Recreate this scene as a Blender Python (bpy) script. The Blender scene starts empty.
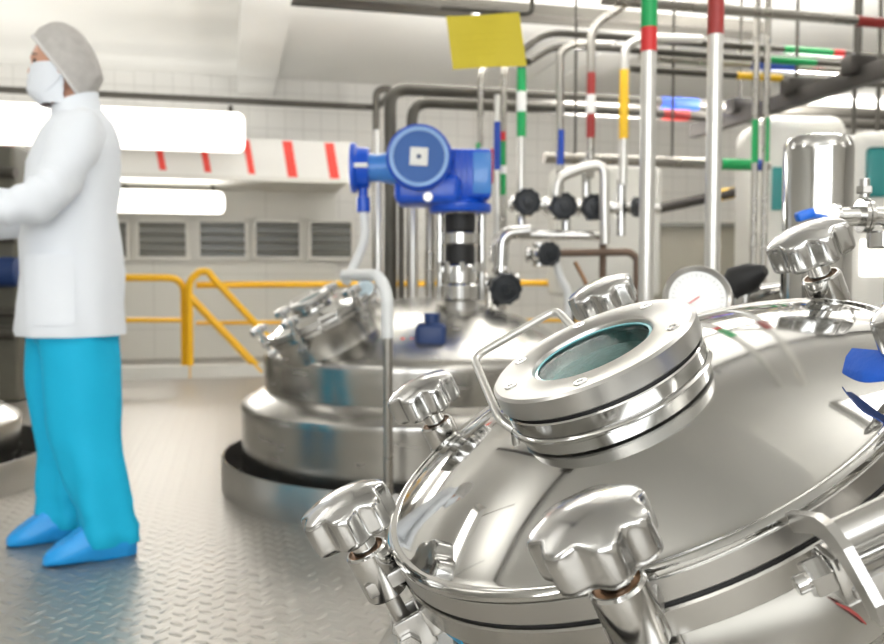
import bpy, bmesh, math, random
from mathutils import Vector, Matrix, noise
random.seed(7)
C = bpy.context.scene.collection
SC = bpy.context.scene
PI = math.pi
# ---------------------------------------------------------------- camera
F_PX, CAM_H, PITCH = 860.0, 0.855, math.atan(42 / 860.0)
cd = bpy.data.cameras.new('camera'); cam = bpy.data.objects.new('camera', cd); C.objects.link(cam)
cam.location = (0, 0, CAM_H); cam.rotation_euler = (PI / 2 - PITCH, 0, 0)
cd.sensor_width = 36.0; cd.lens = 36.0 * F_PX / 884.0; cd.clip_start = 0.02
cd.dof.use_dof = True; cd.dof.focus_distance = 0.72; cd.dof.aperture_fstop = 8.5
SC.camera = cam
# ---------------------------------------------------------------- world, light, exposure
SC.view_settings.view_transform = 'Standard'; SC.view_settings.look = 'None'
SC.view_settings.gamma = 1.0; SC.view_settings.use_curve_mapping = False
SC.view_settings.exposure = 0.72
w = bpy.data.worlds.new('world'); SC.world = w; w.use_nodes = True
w.node_tree.nodes['Background'].inputs[0].default_value = (1, 0.97, 0.92, 1)
w.node_tree.nodes['Background'].inputs[1].default_value = 0.6
PHI = math.radians(13.7)                    # the room is turned against the camera
UD = Vector((math.cos(PHI), math.sin(PHI), 0)); VD = Vector((-math.sin(PHI), math.cos(PHI), 0))
ROOM = Matrix.Rotation(PHI, 4, 'Z')
CEIL = 3.1
def uv(u, v, z=0): return UD * u + VD * v + Vector((0, 0, z))
def area(name, loc, rot, sx, sy, power, col=(1, 0.975, 0.94)):
    l = bpy.data.lights.new(name, 'AREA'); l.shape = 'RECTANGLE'; l.size = sx; l.size_y = sy
    l.energy = power; l.color = col
    o = bpy.data.objects.new(name, l); C.objects.link(o); o.matrix_world = Matrix.Translation(loc) @ rot
    return o
LAMPS = [(u, v) for v in (-1.5, 1.1, 3.7) for u in (-1.9, 1.6, 4.4)]
LZ = CEIL - 0.75                            # pendant luminaires shine down; upward areas are added to brighten the ceiling
for (u, v) in LAMPS:
    area('pendant_tube_light', uv(u, v, LZ - 0.01), ROOM, 1.3, 0.26, 4)
    area('pendant_up_light', uv(u, v, LZ + 0.11), ROOM @ Matrix.Rotation(PI - (0.35 if v > 3 else 0.0), 4, 'X'), 1.3, 0.26, 17 if v > 3 else 12)
area('window_daylight', uv(-1.0, -2.93, 1.7), ROOM @ Matrix.Rotation(PI / 2, 4, 'X'), 5.0, 1.7, 75, (0.95, 0.98, 1.0))  # added fill at the unseen rear window, lights surfaces facing the camera

UP = ROOM @ Matrix.Rotation(PI - 0.2, 4, 'X')
FRONT = ROOM @ Matrix.Rotation(-PI / 2, 4, 'X')                # faces the camera end of the room
area('wall_lamp_up_light', uv(-3.0, 7.95, 2.38), ROOM @ Matrix.Rotation(PI + 0.1, 4, 'X'), 3.4, 0.3, 6)  # added strip above the wall lamp, brightens the far ceiling
area('mezzanine_up_light', uv(-2.3, 9.2, 2.14), ROOM @ Matrix.Rotation(PI, 4, 'X'), 5.0, 0.7, 14)  # added light without a fixture, brightens the upper wall and ceiling
area('wall_cabinet_up_light', uv(2.48, 5.42, 1.63), UP, 0.45, 0.25, 45)  # added light hidden on the wall cabinet, lifts right wall and ceiling
area('cable_tray_up_light', uv(1.3, 5.67, 2.69), UP, 2.2, 0.13, 60)  # added light lying unseen in the cable tray, brightens the ceiling
area('cabinet_up_light', uv(3.54, 4.80, 1.93), UP, 0.45, 0.4, 95)  # added light hidden on top of the machine cabinet, aimed at the ceiling
# ---------------------------------------------------------------- materials
def mat(name, col, rough=0.5, metal=0.0, spec=0.5, var=0.0, vscale=8.0, rvar=0.0, bump=0.0, bscale=40.0, stretch=(1, 1, 1), emit=0.0, trans=0.0, alpha=1.0, aniso=0.0, coat=0.0):
    m = bpy.data.materials.new(name); m.use_nodes = True
    nt = m.node_tree; N = nt.nodes; L = nt.links; b = N['Principled BSDF']
    b.inputs['Base Color'].default_value = (*col, 1); b.inputs['Roughness'].default_value = rough
    b.inputs['Metallic'].default_value = metal; b.inputs['Specular IOR Level'].default_value = spec
    b.inputs['Transmission Weight'].default_value = trans; b.inputs['Alpha'].default_value = alpha
    b.inputs['Coat Weight'].default_value = coat
    if emit:
        b.inputs['Emission Color'].default_value = (*col, 1); b.inputs['Emission Strength'].default_value = emit
    if var or rvar or bump:
        tc = N.new('ShaderNodeTexCoord'); mp = N.new('ShaderNodeMapping'); mp.inputs['Scale'].default_value = stretch
        L.new(tc.outputs['Object'], mp.inputs['Vector'])
        nz = N.new('ShaderNodeTexNoise'); nz.inputs['Scale'].default_value = vscale; nz.inputs['Detail'].default_value = 4
        L.new(mp.outputs['Vector'], nz.inputs['Vector'])
        if var:
            mx = N.new('ShaderNodeMix'); mx.data_type = 'RGBA'
            mx.inputs[6].default_value = (*[c * (1 - var) for c in col], 1); mx.inputs[7].default_value = (*[min(1, c * (1 + var)) for c in col], 1)
            L.new(nz.outputs['Fac'], mx.inputs[0]); L.new(mx.outputs[2], b.inputs['Base Color'])
        if rvar:
            mr = N.new('ShaderNodeMapRange'); mr.inputs[1].default_value = 0.35; mr.inputs[2].default_value = 0.75
            mr.inputs[3].default_value = max(0.01, rough - rvar * 0.5); mr.inputs[4].default_value = rough + rvar
            L.new(nz.outputs['Fac'], mr.inputs[0]); L.new(mr.outputs[0], b.inputs['Roughness'])
        if bump:
            n2 = N.new('ShaderNodeTexNoise'); n2.inputs['Scale'].default_value = bscale; L.new(mp.outputs['Vector'], n2.inputs['Vector'])
            bp = N.new('ShaderNodeBump'); bp.inputs['Strength'].default_value = bump; bp.inputs['Distance'].default_value = 0.002
            L.new(n2.outputs['Fac'], bp.inputs['Height']); L.new(bp.outputs['Normal'], b.inputs['Normal'])
    return m
STL = (0.80, 0.785, 0.75)
M = dict(
    mirror=mat('mirror_steel', (0.56, 0.557, 0.54), 0.06, 1, rvar=0.05, vscale=9),
    polish=mat('polished_steel', (0.58, 0.575, 0.56), 0.12, 1, rvar=0.06, vscale=30),
    cast=mat('cast_polished_steel', (0.58, 0.58, 0.575), 0.15, 1, rvar=0.06, vscale=60),
    brushed=mat('brushed_steel', (0.47, 0.46, 0.435), 0.24, 1, var=0.03, vscale=5, rvar=0.05, stretch=(1, 1, 6)),
    satin=mat('satin_steel', (0.50, 0.49, 0.47), 0.32, 1, var=0.05, rvar=0.08, vscale=20),
    machined=mat('machined_steel', (0.52, 0.515, 0.50), 0.3, 1, rvar=0.02, vscale=12),
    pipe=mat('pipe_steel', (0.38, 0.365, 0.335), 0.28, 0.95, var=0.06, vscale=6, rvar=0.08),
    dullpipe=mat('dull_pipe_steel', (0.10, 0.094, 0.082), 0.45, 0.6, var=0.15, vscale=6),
    darkpipe=mat('dark_bracket_metal', (0.06, 0.055, 0.05), 0.55, 0.5, var=0.2),
    rust=mat('rusty_pipe', (0.17, 0.12, 0.09), 0.6, 0.5, var=0.3),
    palepipe=mat('pale_steel_pipe', (0.68, 0.67, 0.64), 0.28, 0.75),
    conduit=mat('white_plastic_conduit', (0.74, 0.76, 0.77), 0.35),
    black=mat('black_rubber', (0.012, 0.012, 0.013), 0.55),
    wheel=mat('black_plastic_handwheel', (0.018, 0.022, 0.028), 0.42, bump=0.1, bscale=60),
    blue=mat('blue_motor_paint', (0.004, 0.085, 0.60), 0.3, coat=0.1, var=0.1, vscale=12),
    bluelight=mat('light_blue_motor_paint', (0.05, 0.24, 0.68), 0.3, coat=0.3),
    bluering=mat('pale_blue_worn_ring', (0.30, 0.50, 0.85), 0.35),  # paler blue ring around the fan grille
    bluegrille=mat('fan_cover_blue', (0.025, 0.115, 0.40), 0.5, bump=0.4, bscale=220),
    navy=mat('navy_paint', (0.012, 0.04, 0.15), 0.4, var=0.2),
    labelw=mat('white_label', (0.85, 0.85, 0.83), 0.5),
    red=mat('red_band_tape', (0.62, 0.025, 0.025), 0.4), darkred=mat('dark_red_band_tape', (0.30, 0.025, 0.022), 0.4),
    green=mat('green_band_tape', (0.0, 0.34, 0.09), 0.4), yellow=mat('yellow_band_tape', (0.82, 0.50, 0.015), 0.4),
    bandblue=mat('blue_band_tape', (0.01, 0.06, 0.40), 0.6), tape=mat('blue_cloth_tape', (0.008, 0.10, 0.55), 0.5, bump=0.4, bscale=150),
    railyel=mat('yellow_rail_paint', (0.85, 0.47, 0.01), 0.35), stripe=mat('red_hazard_stripe', (0.80, 0.05, 0.03), 0.45),
    card=mat('yellow_card', (0.60, 0.49, 0.025), 0.6, var=0.05, vscale=10), cardink=mat('faded_card_writing', (0.55, 0.46, 0.03), 0.7),
    white=mat('white_paint', (0.80, 0.79, 0.76), 0.5), offwhite=mat('off_white_paint', (0.70, 0.69, 0.65), 0.55),
    khaki=mat('khaki_grey_panel', (0.36, 0.34, 0.28), 0.5), teal=mat('teal_panel', (0.03, 0.26, 0.26), 0.3),
    darkglass=mat('dark_louvre_glass', (0.16, 0.165, 0.15), 0.25), slat=mat('louvre_slat_grey', (0.22, 0.22, 0.20), 0.4),
    trim=mat('pale_window_trim', (0.72, 0.71, 0.67), 0.5), curbm=mat('pale_concrete_curb', (0.66, 0.65, 0.61), 0.6),
    lamp=mat('lit_lamp_diffuser', (1.0, 0.97, 0.90), 0.4, emit=1.7), dial=mat('gauge_dial_white', (0.86, 0.87, 0.86), 0.4),
    tealstick=mat('teal_sticker', (0.0, 0.28, 0.52), 0.4), copper=mat('brown_bronze_bushing', (0.35, 0.20, 0.11), 0.35, 0.9),
    redpen=mat('red_marker', (0.32, 0.05, 0.045), 0.5),
    skin=mat('skin', (0.66, 0.36, 0.25), 0.5), coat=mat('white_lab_coat', (0.82, 0.86, 0.92), 0.8, bump=0.15, bscale=60),
    coatline=mat('lab_coat_seam', (0.60, 0.65, 0.72), 0.8),
    trouser=mat('turquoise_trousers', (0.0, 0.45, 0.73), 0.75, bump=0.12, bscale=80), shoe=mat('blue_shoe_cover', (0.015, 0.34, 0.82), 0.4, bump=0.5, bscale=70),
    mask=mat('white_face_mask', (0.80, 0.84, 0.90), 0.8), net=mat('grey_hairnet_over_hair', (0.50, 0.48, 0.46), 0.75, var=0.22, vscale=38, bump=0.5, bscale=90),
    netband=mat('hairnet_elastic_edge', (0.68, 0.67, 0.66), 0.8), eye=mat('dark_eye', (0.05, 0.03, 0.025), 0.3),
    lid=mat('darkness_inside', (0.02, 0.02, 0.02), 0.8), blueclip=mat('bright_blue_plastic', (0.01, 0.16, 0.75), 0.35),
    machine=mat('dark_olive_machine', (0.12, 0.115, 0.09), 0.5, var=0.3, vscale=5),
)
def glass_mat():
    m = mat('teal_sight_glass', (0.36, 0.68, 0.68), 0.02, trans=1.0, spec=0.2)
    m.node_tree.nodes['Principled BSDF'].inputs['IOR'].default_value = 1.07
    return m
M['glass'] = glass_mat()
M['gedge'] = mat('glass_edge_teal', (0.22, 0.55, 0.60), 0.1)
M['wet'] = mat('foamy_wet_inside', (0.075, 0.125, 0.115), 0.3, var=0.75, vscale=150, bump=0.8, bscale=260)
def floor_mat():
    m = bpy.data.materials.new('tread_plate_steel'); m.use_nodes = True; nt = m.node_tree; N = nt.nodes; L = nt.links; b = N['Principled BSDF']
    def mth(op, a, c=None, d=None):
        n = N.new('ShaderNodeMath'); n.operation = op
        for i, x in enumerate((a, c, d)):
            if x is None: continue
            if isinstance(x, (int, float)): n.inputs[i].default_value = x
            else: L.new(x, n.inputs[i])
        return n.outputs[0]
    tc = N.new('ShaderNodeTexCoord'); mp = N.new('ShaderNodeMapping'); mp.inputs['Rotation'].default_value = (0, 0, PI / 4)
    mp.inputs['Scale'].default_value = (22, 22, 22)
    L.new(tc.outputs['Object'], mp.inputs['Vector']); sx = N.new('ShaderNodeSeparateXYZ'); L.new(mp.outputs['Vector'], sx.inputs[0])
    x, y = sx.outputs[0], sx.outputs[1]
    par = mth('PINGPONG', mth('ADD', mth('FLOOR', x), mth('FLOOR', y)), 1.0)
    lx = mth('SUBTRACT', mth('FRACT', x), 0.5); ly = mth('SUBTRACT', mth('FRACT', y), 0.5)
    inv = mth('SUBTRACT', 1.0, par)
    a = mth('ADD', mth('MULTIPLY', lx, par), mth('MULTIPLY', ly, inv)); c = mth('ADD', mth('MULTIPLY', ly, par), mth('MULTIPLY', lx, inv))
    d = mth('ADD', mth('POWER', mth('ABSOLUTE', mth('DIVIDE', a, 0.50)), 2.0), mth('POWER', mth('ABSOLUTE', mth('DIVIDE', c, 0.19)), 2.0))
    h = mth('MAXIMUM', mth('SUBTRACT', 1.0, d), 0.0); h = mth('POWER', h, 0.6)
    bp = N.new('ShaderNodeBump'); bp.inputs['Strength'].default_value = 1.0; bp.inputs['Distance'].default_value = 0.006
    L.new(h, bp.inputs['Height']); L.new(bp.outputs[0], b.inputs['Normal'])
    nz = N.new('ShaderNodeTexNoise'); nz.inputs['Scale'].default_value = 2.2; nz.inputs['Detail'].default_value = 5; L.new(tc.outputs['Object'], nz.inputs[0])
    mr = N.new('ShaderNodeMapRange'); mr.inputs[3].default_value = 0.32; mr.inputs[4].default_value = 0.48; L.new(nz.outputs['Fac'], mr.inputs[0]); L.new(mr.outputs[0], b.inputs['Roughness'])
    mx = N.new('ShaderNodeMix'); mx.data_type = 'RGBA'; mx.inputs[6].default_value = (0.37, 0.352, 0.32, 1); mx.inputs[7].default_value = (0.47, 0.45, 0.415, 1)
    L.new(nz.outputs['Fac'], mx.inputs[0]); L.new(mx.outputs[2], b.inputs['Base Color']); b.inputs['Metallic'].default_value = 0.85
    return m
M['floor'] = floor_mat()
def tile_mat(name, col, line, bw, bh):
    m = bpy.data.materials.new(name); m.use_nodes = True; nt = m.node_tree; N = nt.nodes; L = nt.links; b = N['Principled BSDF']
    tc = N.new('ShaderNodeTexCoord'); s = N.new('ShaderNodeSeparateXYZ'); L.new(tc.outputs['Object'], s.inputs[0])
    c = N.new('ShaderNodeCombineXYZ'); L.new(s.outputs[0], c.inputs[0]); L.new(s.outputs[2], c.inputs[1])
    br = N.new('ShaderNodeTexBrick'); br.offset = 0; br.inputs['Scale'].default_value = 1; br.inputs['Brick Width'].default_value = bw; br.inputs['Row Height'].default_value = bh
    br.inputs['Mortar Size'].default_value = 0.006; br.inputs['Color1'].default_value = (*col, 1); br.inputs['Color2'].default_value = (*[q * 0.985 for q in col], 1); br.inputs['Mortar'].default_value = (*line, 1)
    L.new(c.outputs[0], br.inputs['Vector']); L.new(br.outputs['Color'], b.inputs['Base Color']); b.inputs['Roughness'].default_value = 0.4
    return m
M['tile'] = tile_mat('white_wall_tile', (0.74, 0.73, 0.70), (0.60, 0.59, 0.56), 0.2, 0.2)
M['panelwall'] = tile_mat('cream_panel_wall', (0.70, 0.69, 0.645), (0.58, 0.57, 0.53), 1.2, 0.6)
M['ceil'] = mat('ceiling_paint', (0.78, 0.775, 0.745), 0.65, var=0.02, vscale=2)

# ---------------------------------------------------------------- geometry helpers
I4 = Matrix.Identity(4)
def T(x, y=None, z=None): return Matrix.Translation(x if y is None else (x, y, z))
def cam_ray(px, py):
    xc, yc = (px - 442) / F_PX, (322 - py) / F_PX; c, s = math.cos(PITCH), math.sin(PITCH)
    return Vector((xc, c + s * yc, -s + c * yc))
def at(px, py, Y):
    d = cam_ray(px, py); return Vector((0, 0, CAM_H)) + d * (Y / d.y)
def pxx(p):
    q = p - Vector((0, 0, CAM_H)); c, s = math.cos(PITCH), math.sin(PITCH)
    return 442 + F_PX * q.x / (q.y * c - q.z * s)
def along(p, d, px):
    lo, hi = -12.0, 12.0
    for _ in range(60):
        m = (lo + hi) / 2; q = p + d * m
        if q.y < 0.3: lo = m if d.y > 0 else lo; hi = m if d.y <= 0 else hi; continue
        if (pxx(q) < px): lo = m
        else: hi = m
    return p + d * lo
def frame_from(n, ref=Vector((0, 1, 0))):
    n = n.normalized(); e1 = ref.cross(n).normalized(); e2 = n.cross(e1)
    return Matrix((e1, e2, n)).transposed().to_4x4()
def lathe(bm, prof, seg=48, m=I4, a0=0.0, a1=2 * PI):
    full = abs(a1 - a0 - 2 * PI) < 1e-6; n = seg if full else seg + 1; rings = []
    for (r, z) in prof:
        if r < 1e-6: rings.append([bm.verts.new(m @ Vector((0, 0, z)))])
        else: rings.append([bm.verts.new(m @ Vector((r * math.cos(a0 + (a1 - a0) * i / seg), r * math.sin(a0 + (a1 - a0) * i / seg), z))) for i in range(n)])
    for A, B in zip(rings, rings[1:]):
        for i in range(seg):
            j = (i + 1) % n
            if len(A) == 1 and len(B) == 1: continue
            if len(A) == 1: bm.faces.new((A[0], B[i], B[j]))
            elif len(B) == 1: bm.faces.new((A[i], B[0], A[j]))
            else: bm.faces.new((A[i], B[i], B[j], A[j]))
def loft(bm, rings, cap=True):
    R = [[bm.verts.new(p) for p in r] for r in rings]; n = len(R[0])
    for A, B in zip(R, R[1:]):
        for i in range(n): bm.faces.new((A[i], A[(i + 1) % n], B[(i + 1) % n], B[i]))
    if cap:
        bm.faces.new(R[0][::-1]); bm.faces.new(R[-1])
def tube(bm, pts, r, seg=12, cap=True):
    pts = [Vector(p) for p in pts]; rs = r if isinstance(r, (list, tuple)) else [r] * len(pts)
    t = [(pts[min(i + 1, len(pts) - 1)] - pts[max(i - 1, 0)]).normalized() for i in range(len(pts))]
    u = t[0].cross(Vector((0, 0, 1)));
    if u.length < 1e-3: u = t[0].cross(Vector((0, 1, 0)))
    u.normalize(); rings = []
    for p, d, q in zip(pts, t, rs):
        u = (u - d * u.dot(d)).normalized(); v = d.cross(u)
        rings.append([p + (u * math.cos(2 * PI * i / seg) + v * math.sin(2 * PI * i / seg)) * q for i in range(seg)])
    loft(bm, rings, cap)
def fillet(pts, r, n=6):
    pts = [Vector(p) for p in pts]; out = [pts[0]]
    for a, b, c in zip(pts, pts[1:], pts[2:]):
        d1, d2 = (a - b), (c - b); k = min(r, d1.length * 0.49, d2.length * 0.49)
        p, q = b + d1.normalized() * k, b + d2.normalized() * k
        for i in range(n + 1):
            s = i / n; out.append(p * (1 - s) ** 2 + b * 2 * s * (1 - s) + q * s * s)
    return out + [pts[-1]]
def box(bm, sx, sy, sz, m=I4, bev=0.0, seg=2):
    b2 = bmesh.new(); bmesh.ops.create_cube(b2, size=1.0); bmesh.ops.scale(b2, vec=(sx, sy, sz), verts=b2.verts)
    if bev: bmesh.ops.bevel(b2, geom=b2.edges[:], offset=bev, segments=seg, affect='EDGES', profile=0.5)
    merge(bm, b2, m)
def merge(bm, b2, m=I4):
    mp = {v: bm.verts.new(m @ v.co) for v in b2.verts}
    for f in b2.faces: bm.faces.new([mp[v] for v in f.verts])
    b2.free()
def sphere(bm, m, u=20, v=12):
    b2 = bmesh.new(); bmesh.ops.create_uvsphere(b2, u_segments=u, v_segments=v, radius=1); merge(bm, b2, m)
def disc(r, h0, h1, bev=0.0):              # a profile for a plain solid disc
    b = bev or min(r, abs(h1 - h0)) * 0.12
    return [(0, h0), (r - b, h0), (r, h0 + b), (r, h1 - b), (r - b, h1), (0, h1)]
WM = {}                                      # world matrices of the things
def obj(name, bm, m, parent=None, angle=32, local=False):
    bmesh.ops.recalc_face_normals(bm, faces=bm.faces)
    if parent is not None and not local: bmesh.ops.transform(bm, matrix=WM[parent.name].inverted(), verts=bm.verts)
    me = bpy.data.meshes.new(name); bm.to_mesh(me); bm.free()
    me.shade_smooth(); me.set_sharp_from_angle(angle=math.radians(angle))
    me.materials.append(M[m] if isinstance(m, str) else m)
    o = bpy.data.objects.new(name, me); C.objects.link(o)
    if parent is not None: o.parent = parent; WM[o.name] = WM[parent.name] if not local else WM[parent.name]
    else: WM[o.name] = I4
    return o
def tag(o, label, cat, group=None, kind=None):
    o['label'] = label; o['category'] = cat
    if group: o['group'] = group
    if kind: o['kind'] = kind
    return o
def thing(name, label, cat, loc, group=None, m=None):
    o = bpy.data.objects.new(name, None); C.objects.link(o); o.empty_display_size = 0.05
    mw = m if m is not None else T(Vector(loc)); o.matrix_world = mw; WM[o.name] = mw.copy()
    return tag(o, label, cat, group)
def rebase(o):                               # put a one-mesh thing's origin at the middle of its base
    me = o.data; xs = [v.co for v in me.vertices]
    b = Vector(((min(c.x for c in xs) + max(c.x for c in xs)) / 2, (min(c.y for c in xs) + max(c.y for c in xs)) / 2, min(c.z for c in xs)))
    me.transform(T(-b)); o.location = b; return o
def struct(name, bm, m, parent=None, angle=32):
    o = obj(name, bm, m, parent, angle)
    if parent is None: o['kind'] = 'structure'
    return o
def copy_tree(o, parent=None):
    c = o.copy(); C.objects.link(c); c.parent = parent
    for ch in [x for x in C.objects if x.parent == o]: copy_tree(ch, c)
    return c

# ---------------------------------------------------------------- the room
UL, UR, V0, V1 = -5.2, 8.0, -3.0, 9.9
def rbox(bm, u0, u1, v0, v1, z0, z1, bev=0): box(bm, u1 - u0, v1 - v0, z1 - z0, ROOM @ T((u0 + u1) / 2, (v0 + v1) / 2, (z0 + z1) / 2), bev)
def room_obj(name, dims, m, kind='structure'):
    u0, u1, v0, v1, z0, z1 = dims; bm = bmesh.new(); box(bm, u1 - u0, v1 - v0, z1 - z0)
    o = obj(name, bm, m); o.matrix_world = ROOM @ T((u0 + u1) / 2, (v0 + v1) / 2, (z0 + z1) / 2); o['kind'] = kind; return o
room_obj('floor', (UL, UR, V0, V1, -0.1, 0.0), 'floor')
room_obj('ceiling', (UL, UR, V0, V1, CEIL, CEIL + 0.1), 'ceil')
wu = at(350, 200, 9).dot(UD) + 0.02
room_obj('wall_back', (UL, UR, V1, V1 + 0.1, 0, CEIL), 'tile')
room_obj('wall_left', (UL - 0.1, UL, V0, V1, 0, CEIL), 'panelwall')
room_obj('wall_right', (UR, UR + 0.1, V0, V1, 0, CEIL), 'tile')
# rear wall with an unseen broad window opening, added for the fill light
bm = bmesh.new(); rbox(bm, UL, UR, V0 - 0.1, V0, 0, 0.8); rbox(bm, UL, UR, V0 - 0.1, V0, 2.6, CEIL); rbox(bm, UL, -3.6, V0 - 0.1, V0, 0.8, 2.6); rbox(bm, 1.6, UR, V0 - 0.1, V0, 0.8, 2.6)
struct('wall_rear', bm, 'white')
bm = bmesh.new()
for u in (-3.6, -1.87, -0.13, 1.6): rbox(bm, u - 0.03, u + 0.03, V0 - 0.08, V0 - 0.01, 0.8, 2.6)
for z in (0.8, 2.6): rbox(bm, -3.6, 1.6, V0 - 0.08, V0 - 0.01, z - 0.03, z + 0.03)
struct('window_1', bm, 'trim')  # frame of the unseen rear window, added along with its fill light
# ceiling downstand beams
ub = at(262, 20, 7.2).dot(UD)
b1 = at(240, 20, 7.0); b2 = at(284, 20, 7.0)
room_obj('trim_1', (ub - 0.18, ub + 0.2, V0, V1, CEIL - 0.2, CEIL), 'ceil')
room_obj('trim_2', (ub + 3.0, ub + 3.35, V0, V1, CEIL - 0.2, CEIL), 'ceil')
# low mezzanine: hazard striped beam, its soffit and the panel wall under it
p0 = at(0, 138, 8.0); vb = p0.dot(VD)
zb1 = at(290, 141, 1).z; pr = at(347, 179, 8.6); ur = wu
q = along(at(290, 160, 8.6), UD, 347)
VB = 8.4
def on_v(px, py, v):
    d = cam_ray(px, py); o = Vector((0, 0, CAM_H)); t = (v - o.dot(VD)) / d.dot(VD); return o + d * t
eb, et = on_v(290, 179, VB), on_v(290, 140, VB)
UE = on_v(352, 170, VB).dot(UD)
room_obj('beam_mezzanine', (UL, UE, VB, VB + 0.22, eb.z, et.z), 'white')
room_obj('ceiling_mezzanine', (UL, UE, VB + 0.22, V1, eb.z + 0.02, eb.z + 0.1), 'offwhite')
room_obj('trim_3', (UL, UE, VB - 0.03, VB, eb.z - 0.03, eb.z + 0.012), 'offwhite')
room_obj('wall_mezzanine', (UL, UE, V1 - 0.08, V1, 0, eb.z + 0.02), 'panelwall')
STR = [(8, 9, 131, 164, 8), (160, 6, 138, 170, 8), (205, 6, 139, 172, 8), (249, 6, 140, 174, 8), (290, 9, 141, 177, 9), (332, 9, 143, 179, 9)]
for i, (px, wd, ya, yb, _) in enumerate(STR):
    a, b = on_v(px, ya, VB - 0.004), on_v(px, yb, VB - 0.004); hw = wd / 2 / 860 * 8.8; sl = 0.028
    bm = bmesh.new()
    vs = [a - UD * (hw + sl), a + UD * (hw - sl), b + UD * (hw + sl), b + UD * (-hw + sl)]
    f0 = [bm.verts.new(p) for p in vs]; f1 = [bm.verts.new(p + VD * 0.004) for p in vs]
    bm.faces.new(f0); bm.faces.new(f1[::-1])
    for k in range(4): bm.faces.new((f0[k], f0[(k + 1) % 4], f1[(k + 1) % 4], f1[k]))
    NM = ['red stripe on the low beam at the left behind the person', 'red stripe below the big lit lamp, just right of the person', 'red stripe below the middle of the big lit lamp',
          'red stripe below the right end of the big lit lamp', 'tall red stripe on bare beam, right of the big lamp', 'tall red stripe on the beam beside the blue motor']
    tag(rebase(obj('hazard_stripe', bm, 'stripe')), NM[i], 'hazard stripe', 'red hazard stripes on the low beam')
# louvred windows under the mezzanine
WV = V1 - 0.085
for i, (xa, xb) in enumerate([(60, 79), (85, 127), (139, 186), (200, 245), (256, 299), (311, 351)]):
    a, b = on_v(xa, 222, WV), on_v(xb, 257, WV); u0, u1 = a.dot(UD), b.dot(UD); z1, z0 = a.z, b.z
    bm = bmesh.new(); rbox(bm, u0, u1, WV - 0.01, WV, z0, z1)
    w_ = struct('window_%d' % (i + 2), bm, 'slat' if i in (1, 2) else 'darkglass')
    bm = bmesh.new()
    for (p, q2, r, s) in ((u0 - 0.04, u0, z0 - 0.04, z1 + 0.04), (u1, u1 + 0.04, z0 - 0.04, z1 + 0.04)): rbox(bm, p, q2, WV - 0.04, WV, r, s)
    rbox(bm, u0 - 0.04, u1 + 0.04, WV - 0.04, WV, z1, z1 + 0.04); rbox(bm, u0 - 0.04, u1 + 0.04, WV - 0.05, WV, z0 - 0.04, z0)
    obj('window_frame', bm, 'trim', w_)
    bm = bmesh.new()
    for k in range(4): box(bm, u1 - u0, 0.03, 0.012, ROOM @ T((u0 + u1) / 2, WV - 0.022, z0 + (k + 0.6) * (z1 - z0) / 4) @ Matrix.Rotation(0.6, 4, 'X'))
    obj('louvre_slats', bm, 'slat', w_)
# floor edge: pale curb along the platform
ck = on_v(200, 375, 7.75)
room_obj('trim_curb', (UL, UR, 7.75, 7.95, 0, 0.11), 'curbm')

# ---------------------------------------------------------------- ceiling luminaires (overhead, seen in the reflections)
lum = None
for i, (u, v) in enumerate(LAMPS):
    if lum is None:
        lum = thing('ceiling_light', 'white overhead fluorescent luminaire hanging under the ceiling', 'ceiling light', uv(u, v, LZ), 'overhead ceiling lights')
        bm = bmesh.new(); box(bm, 1.42, 0.34, 0.1, WM[lum.name] @ ROOM @ T(0, 0, 0.05), 0.01); obj('housing', bm, 'white', lum)
        bm = bmesh.new(); box(bm, 1.34, 0.28, 0.004, WM[lum.name] @ ROOM @ T(0, 0, -0.002)); obj('diffuser', bm, mat('soft_lamp_diffuser', (1, 0.97, 0.92), 0.4, emit=1.3), lum)
        for sx0 in (-0.5, 0.5):
            bm = bmesh.new(); tube(bm, [WM[lum.name] @ ROOM @ Vector((sx0, 0, 0.1)), WM[lum.name] @ ROOM @ Vector((sx0, 0, 0.75))], 0.008, 8); obj('hanging_rod', bm, 'dullpipe', lum)
    else:
        l2 = copy_tree(lum); l2.location = uv(u, v, LZ)
# ---------------------------------------------------------------- lit wall lamps
def wall_lamp(xa, xb, ya, yb, v, label, over, power):
    a, b = on_v(xa, ya, v), on_v(xb, yb, v); u0, u1 = a.dot(UD), b.dot(UD); z0 = min(on_v(xb, yb, v).z, a.z); zc = (on_v(xb, (ya + yb) / 2, v).z); hh = abs(on_v(xb, ya, v).z - on_v(xb, yb, v).z)
    t = thing('wall_lamp', label, 'lamp', uv((u0 + u1) / 2, v, zc))
    bm = bmesh.new(); box(bm, u1 - u0, 0.16, hh, ROOM @ T((u0 + u1) / 2, v + 0.05, zc), min(0.07, hh * 0.42), 5); obj('diffuser', bm, 'lamp', t)
    bm = bmesh.new(); box(bm, u1 - u0 - 0.1, 0.12, hh * 0.7, ROOM @ T((u0 + u1) / 2, v + 0.17, zc), 0.02); obj('housing', bm, 'white', t)
    area('wall_lamp_light', uv((u0 + u1) / 2, v - 0.036, zc), FRONT, (u1 - u0) * 0.9, hh * 0.6, power)
    for u in (u0 + 0.3, u1 - 0.12):
        bm = bmesh.new(); tube(bm, fillet([uv(u, v + 0.15, zc + hh * 0.3), uv(u, v + 0.15, zc + hh * 0.5 + 0.07), uv(u, over, zc + hh * 0.5 + 0.07)], 0.05), 0.022, 8); obj('bracket', bm, 'dullpipe', t)
    return t
wall_lamp(-60, 245, 112, 152, 7.9, 'big brightly lit lamp above the red striped beam, behind the person', V1 + 0.02, 6)
wall_lamp(88, 225, 191, 214, 9.2, 'smaller lit lamp under the low striped beam, above the louvred windows', V1 - 0.05, 8)
wall_lamp(776, 960, 101, 115, 9.4, 'long lit lamp on the back wall above the off white cabinet', V1 + 0.02, 30)

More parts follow.
